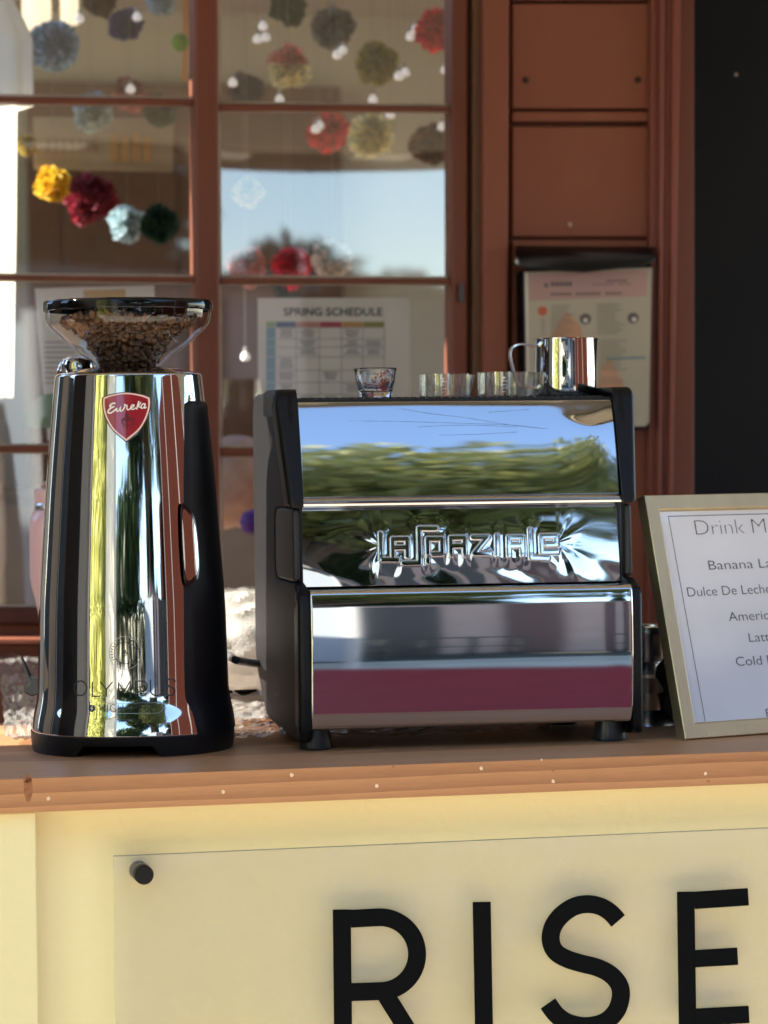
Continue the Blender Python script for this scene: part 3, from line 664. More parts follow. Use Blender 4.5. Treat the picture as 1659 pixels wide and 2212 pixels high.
# railing, chairs, shed, red-brown porch wall and a far house
rl = empty('iron_railing', (1.6, -7.85, 0), 0, 'dark iron railing mirrored low in the coffee machine', 'railing')
DK = mat('dark_iron', (.02, .022, .025), .5)
MB().bx(-.6, 2.2, -.02, .02, .86, .91).build('top_rail', DK, rl); MB().bx(-.6, 2.2, -.015, .015, .45, .48).build('lower_rail', DK, rl)
MB().bx(-.6, 2.2, -.015, .015, .12, .15).build('lower_rail', DK, rl)
for i in range(13): x = -.58+i*.23; MB().bx(x-.02, x+.02, -.02, .02, 0, .86).build('baluster', DK, rl)
def pchair(loc, rz, label):
    o = empty('patio_chair', loc, rz, label, 'chair', 'dark patio chairs mirrored in the coffee machine')
    MB().bx(-.22, .22, -.22, .22, .43, .46).build('seat', DK, o)
    b = MB()
    for i in range(5): b.bx(-.2+i*.09, -.17+i*.09, .2, .22, .46, .92)
    b.bx(-.22, .22, .195, .225, .9, .95); b.build('backrest', DK, o)
    for x in (-.2, .2):
        for y in (-.2, .2): MB().bx(x-.015, x+.015, y-.015, y+.015, 0, .43).build('leg', DK, o)
pchair((1.95, -7.2, 0), R(30), 'left one of two dark slatted patio chairs before the railing'); pchair((2.62, -7.35, 0), R(-20), 'right one of two dark slatted patio chairs before the railing')
sh = empty('garden_shed', (3.75, -8.6, 0), 0, 'mauve-beige rendered shed mirrored at the right of the lower machine panel', 'shed')
MB().bx(-.75, 1.0, -1, 0, 0, 2.15).build('wall', mat('mauve_render', (.36, .27, .24), .85, noise_s=3, noise_a=.08), sh)
MB().bx(-.85, 1.1, -1.1, .1, 2.151, 2.23).build('roof', mat('grey_roof', (.12, .12, .12), .8), sh)
MB().bx(-.50, -.05, .001, .04, 0, 2.0).build('door', mat('charcoal_paint', (.035, .03, .035), .5), sh)
MB().bx(.3, .54, .001, .03, .0, 2.1).build('corner_post', mat('dark_plum_paint', (.07, .03, .03), .5), sh)
df = empty('board_fence', (4.8, -8.9, 0), 0, 'dark board fence beside the shed, mirrored low in the window', 'fence')
MB().bx(0, 3.2, -.05, .05, 0, 2.12).build('boards', mat('dark_fence_wood', (.045, .038, .032), .85, noise_s=4, noise_a=.3), df)
for x in (.1, 1.1, 2.1, 3.1): MB().bx(x-.05, x+.05, .051, .13, 0, 2.2).build('post', mat('dark_fence_wood'), df)
pw = empty('porch_wall', (3.45, -4.0, 0), 0, 'red-brown boarded porch wall to the right, mirrored in the grinder', 'wall')
MB().bx(0, .1, 0, 4.3, 0, 2.6).build('boards', mat('porch_redbrown'), pw)
for y in (0, 1.3, 2.9, 4.2): MB().bx(-.05, .0, y-.06, y+.06, 0, 2.6).build('post', mat('mauve_grey_paint', (.10, .085, .083), .5), pw)
hs = empty('neighbour_house', (8.0, -8.5, 0), 0, 'dark red-brown house beyond the garden, mirrored in the grinder', 'house')
MB().bx(0, 6, -3, 0, 0, 3.2).build('wall', mat('porch_redbrown'), hs)
b_ = MB(); b_.prism([(-.3, .3, 3.2), (6.3, .3, 3.2), (6.3, -1.5, 4.4), (-.3, -1.5, 4.4)], (0, 0, .08)); b_.build('roof', mat('grey_roof'), hs)
for x in (.8, 3.0): w_ = MB().bx(x, x+.9, .001, .03, 1, 2.2).build('window', mat('mauve_grey_paint'), hs); MB().bx(x+.07, x+.83, .031, .035, 1.07, 2.13).build('pane', mat('dark_pane', (.05, .06, .07), .1), w_)

# ------------------------------------------------------------ the bar counter
pA = P_z(0, 1683, 1.0); pB = P_z(IW, 1622, 1.0)
CPS = math.atan2(pB.y-pA.y, pB.x-pA.x); CA = Vector((math.cos(CPS), math.sin(CPS), 0)); CB = Vector((-math.sin(CPS), math.cos(CPS), 0))
def cl(px, py, y):                                      # pixel -> point on the plane y behind the counter's front edge, in counter coordinates
    p = P_pl(px, py, pA+CB*y, CB)-pA; return Vector((p.dot(CA), y, p.z))
counter = empty('coffee_bar', pA, CPS, 'wood-topped coffee bar with pale yellow painted front', 'counter')
WT = wood('cedar_top', (.29, .138, .060), (.56, .285, .130), .5, 1.0, .04, wscale=12, rings=5, wamp=.3)
WE = wood('cedar_edge', (.24, .092, .034), (.56, .265, .105), .45, 1.0, .08, wscale=15, rings=9, wamp=.34)
WE2 = wood('cedar_edge_joint', (.27, .095, .030), (.64, .29, .11), .45, 1.0, .08, wscale=13, rings=10, loc=3.1, wamp=.34)
TH = .0352
MB().bx(-.9, 1.6, .0185, .62, -TH, 0).build('top_board', WT, counter, bev=.0015)
xj = cl(1187, 1660, 0).x
MB().bx(-.9, 1.6, 0, .018, -TH, 0).build('edge_board', WE, counter, bev=.0012, seg=2)
b_ = MB()
for x, y in ((104, 1725), (482, 1711), (630, 1674), (814, 1697), (1039, 1660), (1195, 1688), (1524, 1671), (1170, 1641)):
    p = cl(x, y, -.0002); rr = random.Random(x); n = 9; k = .0021 if x != 1170 else .0011
    b_.prism([p+Vector((k*rr.uniform(.7, 1.2)*math.cos(2*math.pi*i/n), 0, k*rr.uniform(.7, 1.25)*math.sin(2*math.pi*i/n))) for i in range(n)], (0, .0006, 0))
b_.build('filler', mat('nail_filler', (.75, .55, .36), .7), counter, smooth=False)
KN = mat('dark_knot', (.10, .035, .012), .5)
for x, y, w_, h_ in ((61, 1703, .0045, .014), (59, 1685, .0045, .003), (850, 1656, .0018, .0009), (1530, 1688, .002, .0012), (1195, 1665, .002, .0007)):
    p = cl(x, y, -.0001); n = 12; b_ = MB(); b_.prism([p+Vector((w_*math.cos(2*math.pi*i/n), 0, h_*math.sin(2*math.pi*i/n))) for i in range(n)], (0, .0004, 0))
    b_.build('knot', mat('brown_knot', (.30, .115, .04), .5, noise_s=200, noise_a=.3), counter, smooth=False)
CREAM = mat('cream_yellow_paint', (.80, .70, .385), .6, noise_s=3, noise_a=.03, bump=.5, bump_s=60)
p80 = cl(79, 1800, .012).x
MB().bx(-.9, p80, .012, .06, -1.0, -TH-.0003).build('corner_post', CREAM, counter, bev=.003)
dbn = empty('dark_barn', (-8.6, -1.5, 0), 0, 'dark timber barn far to the left, mirrored at the left edge of the grinder', 'barn')
MB().bx(-3, 0, 0, 10, 0, 3.0).build('wall', mat('black_boards', (.012, .012, .012), .8, noise_s=4), dbn)
b_ = MB(); b_.prism([(.2, -.2, 3.0), (.2, 10.2, 3.0), (-1.6, 10.2, 3.6), (-1.6, -.2, 3.6)], (0, 0, .06)); b_.build('roof', mat('grey_roof'), dbn)
MB().bx(p80+.0015, 1.6, .046, .06, -1.0, -TH-.0003).build('front_panel', CREAM, counter, smooth=False)
MB().bx(-.9, 1.6, .0605, .6, -1.0, -TH-.0005).build('carcass', mat('dark_ply', (.1, .07, .05), .8), counter, smooth=False)

# the acrylic sign
sgn = empty('acrylic_sign', counter.matrix_basis.copy() @ Vector((0, 0, 0)), CPS, 'clear acrylic sign with large black RISE lettering fixed to the bar front', 'sign')
sgn.location = pA
SY = .022
tl = cl(246, 1848, SY); tr = cl(IW, 1792, SY)
zt = (tl.z+tr.z)/2
ACR = thin_glass('clear_acrylic', .05, (.975, .97, .95), .15, .08)
MB().bx(tl.x, tl.x+1.45, SY, SY+.004, zt-.46, zt).build('panel', ACR, sgn, smooth=False)
b_ = MB(); b_.bx(tl.x, tl.x+1.45, SY-.0001, SY+.0041, zt+.0001, zt+.0006)
b_.build('panel_edge', mat('acrylic_edge', (.22, .23, .18), .3), sgn, smooth=False)
INK = mat('black_vinyl', (.0035, .004, .0045), .6, spec=.06)
def sg(x, y, d=0): return cl(x, y, SY-.0012-d)
def z3(x, y): return (829.5+.5*x, 1592.6+.5*y)
def letter(name, strokes, wd, lb=None):
    b = MB()
    for i, st in enumerate(strokes):
        r_ = MB().ribbon(st, wd, lambda x, y: sg(x, y, i*.0002))
        b.add(r_.v, r_.f)
    o = b.build(name, INK, sgn, smooth=False, solid=.001)
    return o
def arc(cx, cy, r, a0, a1, n=24): return [(cx+r*math.cos(R(a0+(a1-a0)*i/n)), cy+r*math.sin(R(a0+(a1-a0)*i/n))) for i in range(n+1)]
letter('letter_r', [[(738, 1964.5), (739.5, 2110), (741, 2252)], [(757.4, 1984.5), (818, 1981.2)]+arc(821, 2061, 79.8, -90, 90, 28)+[(757.8, 2143)], [(831, 2145.5), (893, 2245)]], 38.6)
letter('letter_i', [[(1040.2, 1948), (1045.5, 2236)]], 38.6)
sp_ = [z3(*p) for p in [(1011, 793), (978, 757), (935, 731), (882, 720.5), (822, 731), (765, 769), (728, 822), (720, 880), (742, 928), (790, 957), (850, 976), (920, 994), (975, 1022), (1013, 1065), (1023, 1115), (1004, 1180), (955, 1228), (880, 1247), (805, 1236), (748, 1202), (708, 1150)]]
letter('letter_s', [[tuple(p) for p in catmull(sp_, 6)]], 38.6)
letter('letter_e', [[(1480.8, 1926), (1485, 2217)], [(1499.8, 1944.8), (1616, 1937)], [(1500.2, 2070.8), (1593, 2065.3)], [(1500.5, 2197), (1617.5, 2191)]], 37.5)
so = cl(307, 1880, SY)
b_ = MB(); b_.lathe([(0, .0005), (.0086, .0005), (.0098, .0015), (.0100, .006), (.0092, .0062), (.0092, .0075), (.0100, .0077), (.0100, .012)], (so.x+.0002, SY+.002, so.z), 40, (0, -1, 0))
b_.v = [v + Vector((0, 0, 0)) for v in b_.v]
hd = MB(); hd.lathe([(0, .0150), (.0085, .0150), (.0100, .0135), (.0100, .0100), (.0090, .0098), (.0090, .0085), (.0100, .0083), (.0100, .0022)], (so.x, SY, so.z-.003), 40, (0, -1, 0))
hd.build('standoff_cap', BLACKP, sgn)
MB().lathe([(.0100, 0), (.0100, -.0185)], (so.x, SY+.0045, so.z-.003), 32, (0, -1, 0)).build('standoff_barrel', BLACKP, sgn)

# ------------------------------------------------------------ the espresso machine
import numpy as np
m0 = P_z(672, 1573, 1.026); m1 = P_z(1365, 1553, 1.026)
MPS = math.atan2(m1.y-m0.y, m1.x-m0.x); MW = (m1-m0).length
MX = Vector((math.cos(MPS), math.sin(MPS), 0)); MY = Vector((-math.sin(MPS), math.cos(MPS), 0)); MO = Vector((m0.x, m0.y, 1.0))
print('machine yaw', math.degrees(MPS), 'W', MW, MO, 'counter yaw', math.degrees(CPS))
def ml(px, py, y):
    p = P_pl(px, py, MO+MY*y, MY)-MO; return Vector((p.dot(MX), y, p.z))
mach = empty('espresso_machine', MO, MPS, 'mirror-polished espresso machine with black sides and embossed lettering, back turned to the viewer', 'espresso machine')

def tilt_profile(tab, z0, z1, y0, n=60):
    """front line of a bent sheet: tab gives the backward lean in degrees at each height"""
    out = []; y = y0
    for i in range(n+1):
        z = z0+(z1-z0)*i/n; out.append((y, z)); y += math.tan(R(lerp_tab(tab, z)))*(z1-z0)/n
    return out
low = tilt_profile([(.024, -30), (.030, -9), (.042, -4.4), (.095, -2.3), (.123, 1.4), (.155, 3.8), (.166, 9)], .024, .168, 0)
yl = low[-1][0]
for a in range(1, 9):                                   # rounded lip, then the shelf back to the middle panel
    t = R(12+78*a/8); low.append((yl+.007*(1-math.cos(t))*1.0, .168+.0085*math.sin(t)))
low += [(yl+.02, .1768), (.046, .1775)]
mid = tilt_profile([(.178, 4.0), (.22, 6), (.266, 9.5)], .178, .266, .044, 200)
upp = tilt_profile([(.276, 13.0), (.30, 14.5), (.33, 16.5), (.383, 20.0)], .277, .383, .0405, 120)
def sheet(prof, x0, x1, nu, dz=None, name='panel', mt=CHROME):
    P = np.array(prof); n = len(P)
    T = np.gradient(P, axis=0); T /= np.linalg.norm(T, axis=1)[:, None]
    N = np.stack([-T[:, 1], T[:, 0]], 1)                # (y,z) forward normal
    xs = np.linspace(x0, x1, nu+1)
    X, J = np.meshgrid(xs, np.arange(n)); D = dz(X, P[J, 1]) if dz else np.zeros_like(X)
    Y = P[J, 0]+N[J, 0]*D; Z = P[J, 1]+N[J, 1]*D
    v = np.stack([X, Y, Z], 2).reshape(-1, 3); b = MB(); b.v = [Vector(q) for q in v.tolist()]
    w_ = nu+1; b.f = [(j*w_+i, j*w_+i+1, (j+1)*w_+i+1, (j+1)*w_+i) for j in range(n-1) for i in range(nu)]
    return b
# lettering as strokes, measured on the panel
LG = [[(183, 182), (184, 357), (296, 357)], [(265, 333), (265, 218), (362, 216), (362, 334)], [(265, 276), (362, 274)], [(558, 146), (444, 146), (444, 380), (334, 380)],
      [(500, 372), (500, 217), (596, 216), (596, 318), (530, 320)], [(656, 326), (656, 210), (748, 208), (748, 326)], [(656, 264), (748, 262)],
      [(805, 206), (905, 205), (812, 316), (918, 316)], [(968, 196), (968, 324)], [(1046, 328), (1046, 206), (1137, 205), (1137, 322)], [(1046, 264), (1137, 262)],
      [(1192, 156), (1195, 346), (1308, 346)], [(1372, 302), (1268, 304), (1267, 198), (1368, 197), (1368, 254), (1300, 256)]]
SEG = []
for st in LG:
    q = [ml(763.1+x*.32, 1094.9+y*.32, .049) for x, y in st]
    SEG += [((a.x, a.z), (b.x, b.z)) for a, b in zip(q, q[1:])]
lx = [s[0][0] for s in SEG]; LX0, LX1 = min(lx), max(lx); LZ = sum(s[0][1] for s in SEG)/len(SEG)
def logo_h(X, Z):
    d = np.full(X.shape, 1.0)
    for (ax, az), (bx, bz) in SEG:
        vx, vz = bx-ax, bz-az; t = np.clip(((X-ax)*vx+(Z-az)*vz)/(vx*vx+vz*vz+1e-12), 0, 1)
        d = np.minimum(d, np.hypot(X-ax-t*vx, Z-az-t*vz))
    k = np.clip((.0037-d)/.0015, 0, 1); k = k*k*(3-2*k)
    h = .00105*k
    ex = np.maximum(0, np.maximum(LX0-X, X-LX1)); ez = np.maximum(0, abs(Z-LZ)-.010)
    e = np.sqrt(ex**2+ez**2)                              # distance outside the word
    h += .00055*np.exp(-(d/.010)**2)*(1-k*.3)
    ang = np.arctan2(Z-LZ, np.where(ex > 0, np.sign(X-(LX0+LX1)/2)*ex, 1e-4))
    fade = np.exp(-((e-.010)/.030)**2)*np.clip(e/.005, 0, 1)
    h += fade*(.00012*np.sin(ang*5.0+X*40)+.00006*np.sin(ang*9+2.1+X*25)+.000015*np.sin(ang*17))
    h += .00030*np.sin(X*34+1.2)*np.exp(-((Z-LZ)/.030)**2)+.00018*np.sin(X*71+.4+Z*60)*np.exp(-((Z-.190)/.018)**2)
    return h
sheet(mid, 0, MW, 900, logo_h).build('embossed_panel', CHROME, mach, ang=180, solid=.0008)
def up_h(X, Z):
    h = .0017*np.exp(-((X-MW*.95)/.034)**2)/(1+np.exp((Z-.362-.003*np.sin(X*90))/.0042))*np.exp(-(np.maximum(0, .362-Z)/.06)**2)
    return h+.00008*np.sin(X*21+.8)
sheet(upp, 0, MW, 220, up_h).build('upper_panel', CHROME, mach, ang=180, solid=.0008)
def low_h(X, Z): return .00022*np.sin(X*13+.3)+.0006*np.exp(-((X-MW)/.02)**2)
LOWM = mat('brushed_mirror', (.60, .585, .575), .035, 1)
sheet(low, 0, MW, 160, low_h).build('lower_panel', LOWM, mach, ang=60, solid=.0008)
# chrome trim line between upper and middle panels
b_ = MB(); pr = [(.0405, .2768), (.036, .2755), (.0345, .2735), (.0365, .2722), (.0368, .2712), (.0345, .270), (.0352, .2678), (.040, .2665), (.06, .266), (.06, .277)]
b_.prism([(0, y, z) for y, z in pr], (MW, 0, 0)); b_.build('trim_strip', STEEL, mach, ang=50)
# inner chassis
b_ = MB(); cz = [(.012, .03), (.012, .165), (.055, .176), (.055, .262), (.062, .28), (.085, .378), (.315, .378), (.315, .08), (.24, .03)]
b_.prism([(.002, y, z) for y, z in cz], (MW-.004, 0, 0)); b_.build('chassis', BLACKP, mach, smooth=False)
# cup tray with its raised rubber pattern
TY = upp[-1][0]
MB().bx(0, MW, TY+.0075, .300, .3785, .3866).build('cup_tray', RUBBER, mach, bev=.0015)
b_ = MB(); n = 39
for i in range(n):
    x = .006+(MW-.012)*(i+.5)/n
    for j in range(8):
        y = TY+.012+j*.026; b_.add([(x-.0036, y, .3866), (x+.0036, y, .3866), (x+.0036, y+.014, .3866), (x-.0036, y+.014, .3866), (x-.0026, y+.001, .3884), (x+.0026, y+.001, .3884), (x+.0026, y+.013, .3884), (x-.0026, y+.013, .3884)],
                                   [(4, 5, 6, 7), (0, 1, 5, 4), (1, 2, 6, 5), (2, 3, 7, 6), (3, 0, 4, 7)])
b_.build('tray_mat', RUBBER, mach, ang=20)
# side plates, notched for the hand grip
def fillet(pts, k=6):
    """pts = (y, z, radius): rounded polygon"""
    out = []; n = len(pts)
    for i in range(n):
        p = Vector(pts[i][:2]); r = pts[i][2]; a = Vector(pts[i-1][:2]); b = Vector(pts[(i+1) % n][:2])
        if r <= 0: out.append(p); continue
        d1 = (a-p).normalized(); d2 = (b-p).normalized(); an = d1.angle(d2); l = min(r/math.tan(an/2), (a-p).length*.49, (b-p).length*.49)
        q1 = p+d1*l; q2 = p+d2*l
        for j in range(k+1):
            t = j/k; out.append(q1*(1-t)**2+p*2*t*(1-t)+q2*t*t)
    return out
SD = .328
outer = fillet([(-.001, .010, .006), (-.001, .172, .008), (.030, .183, .012), (.165, .183, .022), (.165, .266, .022), (.034, .268, .006), (.066, .392, .012), (.080, .3965, .01),
                (SD, .3965, .034), (SD, .078, .05), (.245, .018, .06), (.10, .010, 0)])
inner = fillet([(.012, .03, 0), (.012, .17, 0), (.040, .18, 0), (.04, .27, 0), (.075, .385, 0), (SD-.01, .385, .03), (SD-.01, .085, .05), (.23, .03, .05)])
TKO = .0122
def trim(stn, name, sgn_, base_x, r=.006, dep=.03):
    b = MB(); vs = []; k = 6
    for i, (y, z, wd) in enumerate(stn):
        a = stn[max(0, i-1)]; c = stn[min(len(stn)-1, i+1)]; t = Vector((c[0]-a[0], c[1]-a[1])).normalized(); nn = Vector((-t.y, t.x))
        rr_ = min(r, wd*.6); sec = [(0, -.006), (0, 0)] + [(wd-rr_+rr_*math.sin(R(90*j/k)), -rr_+rr_*math.cos(R(90*j/k))) for j in range(k+1)] + [(wd, -dep)]
        for sx, sn in sec: vs.append((base_x+sgn_*sx, y+nn.x*sn, z+nn.y*sn))
    m_ = k+4; b.v = [Vector(q) for q in vs]; n = len(stn)
    b.f = [(i*m_+j, i*m_+j+1, (i+1)*m_+j+1, (i+1)*m_+j) for i in range(n-1) for j in range(m_-1)] + [tuple(range(m_)), tuple((n-1)*m_+j for j in range(m_))]
    return b.build(name, BLACKP, mach, ang=50)
for sgn_, bx in ((-1, -.0006), (1, MW+.0006)):
    b_ = MB(); b_.prism([(bx+sgn_*.004, p.x, p.y) for p in outer], (sgn_*(TKO-.004), 0, 0)); b_.build('side_plate', SIDEM, mach, bev=.0035, seg=4)
    b_ = MB(); b_.prism([(bx, p.x, p.y) for p in inner], (sgn_*.0035, 0, 0)); b_.build('side_liner', BLACKP, mach, smooth=False)
    b_ = MB(); b_.prism([(bx+sgn_*.0037, p.x, p.y) for p in fillet([(.032, .1842, .006), (.1635, .1842, .022), (.1635, .2655, .022), (.037, .2655, .006)])], (sgn_*.0078, 0, 0)); b_.build('grip', RUBBER, mach, bev=.0065, seg=6)
    up_st = [(.030, .2665, .0145), (.0295, .272, .0165), (.0335, .285, .0172)]
    for i in range(1, 9): t = i/8; up_st.append((.0335+(TY-.0335-.0075)*t, .285+(.380-.285)*t, .0172+.0075*t))
    for i in range(1, 7): a = R(15*i); up_st.append((TY-.0075+.012*(1-math.cos(a))*1.2+.0, .380+.0178*math.sin(a), .0247))
    up_st.append((.16, .3983, .0242))
    trim(up_st, 'upper_trim', sgn_, bx, .007)
    lo_st = [(.030, .0085, .012), (.010, .0095, .0122), (-.002, .016, .0124), (-.0045, .026, .0125), (-.0045, .09, .0125), (-.0038, .16, .0125), (-.001, .170, .0125), (.006, .1765, .0125), (.022, .181, .012), (.048, .1855, .010)]
    trim(lo_st, 'lower_trim', sgn_, bx, .006)
for x, y in ((ml(681, 1600, .03).x, .03), (ml(1316, 1590, .03).x, .03), (.02, .24), (MW-.02, .24)):
    MB().lathe([(0, .0), (.0165, .0), (.0185, .0015), (.0188, .004), (.0160, .024), (.0155, .034), (0, .034)], (x, y, 0), 32).build('foot', mat('foot_rubber', (.02, .021, .022), .3), mach)
# fine dark lines on the mirror sheet
b_ = MB(); P_ = np.array(upp)
def onup(x, z, off=.0001):
    i = int(np.argmin(abs(P_[:, 1]-z))); return Vector((x, P_[i, 0]-off, z+.0))
for st in ([(755, 909), (860, 910), (1000, 914), (1110, 918), (1180, 926)], [(870, 882), (935, 893), (1010, 902), (1100, 917), (1180, 926)], [(905, 922), (1010, 918), (1120, 922)], [(950, 940), (1030, 938), (1120, 933)], [(1060, 890), (1150, 884)], [(1170, 926), (1230, 921), (1300, 923)]):
    q = [ml(x, y, .055) for x, y in st]; q = catmull([(p.x, p.z) for p in q], 6)
    r_ = MB().ribbon([(p[0], p[1]) for p in q], .00028, lambda x, z: onup(x, z)); b_.add(r_.v, r_.f)
b_.build('panel_lines', mat('line_slate', (.10, .12, .17), .5, .5), mach, smooth=False)

# ---- things standing on the cup tray
def onmach(x, y, z): return MO + MX*x + MY*y + ZU*z
GL = mat('clear_glassware', (1, 1, 1), .0, trans=1, ior=1.47)
CT = .3886
c = ml(811, 850, .135)
sg_ = empty('shot_glass', onmach(c.x, .135, CT), MPS, 'small tapered shot glass with dark red print on the cup tray', 'glass')
b_ = MB(); ol = [(0, 0), (.0175, 0), (.0185, .001), (.0190, .004), (.0225, .020), (.0238, .030), (.0246, .0315), (.0248, .0330), (.0238, .0338), (.0226, .0325), (.0210, .021), (.0165, .0085), (.008, .0075), (0, .0078)]
b_.lathe([(r, z) for r, z in ol], seg=48)
for v in b_.v:
    a = math.atan2(v.y, v.x); r = math.hypot(v.x, v.y)
    if r > .017 and v.z < .024: k = 1-.06*(.5+.5*math.cos(a*8))*(1-v.z/.024); v.x *= k; v.y *= k
b_.build('glass_body', GL, sg_)
b_ = MB(); rr = random.Random(11)
for i in range(46):
    a = R(-90+rr.gauss(4, 13)); z = rr.uniform(.006, .028); r = .0186+.0046*(z/.03)+.0006; s = rr.uniform(.0006, .0017)
    p = Vector((r*math.cos(a), r*math.sin(a), z)); t = Vector((-math.sin(a), math.cos(a), 0)); b_.add([p-t*s, p+ZU*s*1.3, p+t*s*.8, p-ZU*s], [(0, 1, 2, 3)])
b_.build('red_print', mat('dark_red_print', (.32, .012, .02), .4), sg_, smooth=False)
THG = thin_glass('thin_glassware', .16, (.93, .925, .90), .02, .05)
def beaker(px, r, h, y, label, spout):
    c = ml(px, 850, y); o = empty('measuring_glass', onmach(c.x, y, CT), MPS, label, 'glass', 'short clear measuring glasses on the cup tray')
    b = MB(); b.lathe([(0, .0014), (r*.93, .0014), (r*.97, .003), (r*.975, h), (r*1.0, h+.0006), (r*1.0, h-.0015), (r*.995, .003), (r*.96, 0), (0, 0)], seg=56)
    for v in b.v:
        a = math.atan2(v.y, v.x); d = abs((a-R(spout)+math.pi) % (2*math.pi)-math.pi)
        if v.z > h*.6 and d < .45: k = 1+.20*(1-d/.45)**1.5*((v.z-h*.6)/(h*.4)); v.x *= k; v.y *= k; v.z -= .002*(1-d/.45)
    b.build('glass_body', THG, o)
    pr = MB()
    for k in range(5): pr.ribbon([(-1.9, .006+k*.004), (-1.9+(.18 if k % 2 else .1), .006+k*.004)], .0004, lambda u, z: Vector((r*1.003*math.cos(u), r*1.003*math.sin(u), z)), step=.02)
    pr.build('measure_marks', mat('white_print', (.8, .8, .78), .5), o, smooth=False)
beaker(961, .0300, .0270, .175, 'left one of two short clear measuring glasses, beside the shot glass', -12)
beaker(1092, .0325, .0285, .165, 'right one of two short clear measuring glasses, touching the steel jug', -8)
c = ml(1220, 850, .15)
jg = empty('milk_jug', onmach(c.x, .15, CT), MPS, 'polished stainless steel milk jug on the right of the cup tray', 'jug')
b_ = MB(); b_.lathe([(0, .0), (.0335, .0), (.0358, .0012), (.0366, .004), (.0363, .03), (.0352, .0655), (.0356, .0672), (.0350, .0674), (.0343, .066), (.0352, .03), (.0350, .005), (0, .002)], seg=80)
for v in b_.v:
    a = math.atan2(v.y, v.x); d = abs((a-R(-5)+math.pi) % (2*math.pi)-math.pi)
    if v.z > .045 and d < .5: k = 1+.13*(1-d/.5)**2*((v.z-.045)/.022)**1.5; v.x *= k; v.y *= k
b_.build('jug_body', STEEL, jg)
hp = [(-.035, -.006, .058), (-.052, -.008, .0605), (-.062, -.009, .0585), (-.0665, -.009, .052), (-.066, -.009, .042), (-.060, -.008, .020), (-.052, -.007, .012), (-.036, -.004, .010)]
b_ = MB(); pth = catmull(hp, 6)
for i in range(len(pth)):
    p = pth[i]; t = (pth[min(i+1, len(pth)-1)]-pth[max(i-1, 0)]).normalized(); nn = t.cross(Vector((0, 1, 0))).normalized()
    b_.v += [p+nn*.0011+Vector((0, -.0045, 0)), p+nn*.0011+Vector((0, .0045, 0)), p-nn*.0011+Vector((0, .0045, 0)), p-nn*.0011+Vector((0, -.0045, 0))]
for i in range(len(pth)-1):
    for j in range(4): b_.f.append((i*4+j, i*4+(j+1) % 4, i*4+4+(j+1) % 4, i*4+4+j))
b_.build('handle', mat('satin_steel', (.78, .76, .72), .18, 1), jg, ang=50)

# ------------------------------------------------------------ the grinder
gb = P_z(285, 1637, 1.0); GD = .128
GO = Vector((gb.x*(gb.y+GD-CAM.y)/(gb.y-CAM.y)+.002, gb.y+GD, 1.0)); GYW = R(1.5)
gr = empty('coffee_grinder', GO, GYW, 'tall chrome-fronted coffee grinder with a red shield badge and black base', 'coffee grinder')
HW = [(.0, .1128), (.0207, .1126), (.040, .1105), (.052, .1068), (.062, .1052), (.091, .1046), (.162, .1026), (.285, .0940), (.332, .0900), (.385, .0848), (.4135, .0818)]
_hz = np.array([q[0] for q in HW]); _hw = np.array([q[1] for q in HW])
_zz = np.linspace(0, .4135, 400); _ww = np.interp(_zz, _hz, _hw); _k = np.exp(-(np.arange(-30, 31)/11.0)**2); _k /= _k.sum()
_ww = np.convolve(np.concatenate([2*_ww[0]-_ww[30:0:-1], _ww, 2*_ww[-1]-_ww[-2:-32:-1]]), _k, 'valid')
def ga(z): return float(np.interp(z, _zz, _ww))
def gbk(z): return ga(z)*1.13
SE = 2.35
def gpt(phi, z, off=0):
    s, c_ = math.sin(phi), math.cos(phi); a, b = ga(z)+off, gbk(z)+off
    return Vector((math.copysign(abs(s)**(2/SE), s)*a, -math.copysign(abs(c_)**(2/SE), c_)*b, z))
def gfront(x, z, off=0):
    a, b = ga(z), gbk(z); return Vector((x, -b*max(0, 1-abs(x/a)**SE)**(1/SE)-off, z))
GIn = Matrix.Rotation(-GYW, 3, 'Z')
def gl_(px, py, yw=-.115):                              # pixel -> (x, z) on the grinder's face
    z = .2
    for _ in range(6):
        o_ = GO + Matrix.Rotation(GYW, 3, 'Z') @ Vector((0, yw, 0)); n_ = Matrix.Rotation(GYW, 3, 'Z') @ Vector((0, 1, 0))
        p = GIn @ (P_pl(px, py, o_, n_)-GO); yw = gfront(p.x, p.z).y if abs(p.x) < ga(p.z) else 0
    return p.x, p.z
SPL = [(.02, .66), (.045, .63), (.062, .575), (.1, .575), (.2, .60), (.3, .665), (.36, .72), (.39, .745), (.4135, .80)]   # where chrome meets black on the right
def phis(z): return math.asin(min(.99, lerp_tab(SPL, z)**(SE/2)))
zs = [.0205+(.4135-.0205)*(i/150) for i in range(151)]
def loft(fn, nu, zz):
    b = MB(); vs = []
    for z in zz: vs += [fn(i/nu, z) for i in range(nu+1)]
    b.v = vs; n = nu+1; b.f = [(j*n+i, j*n+i+1, (j+1)*n+i+1, (j+1)*n+i) for j in range(len(zz)-1) for i in range(nu)]; return b
L0 = R(-112)
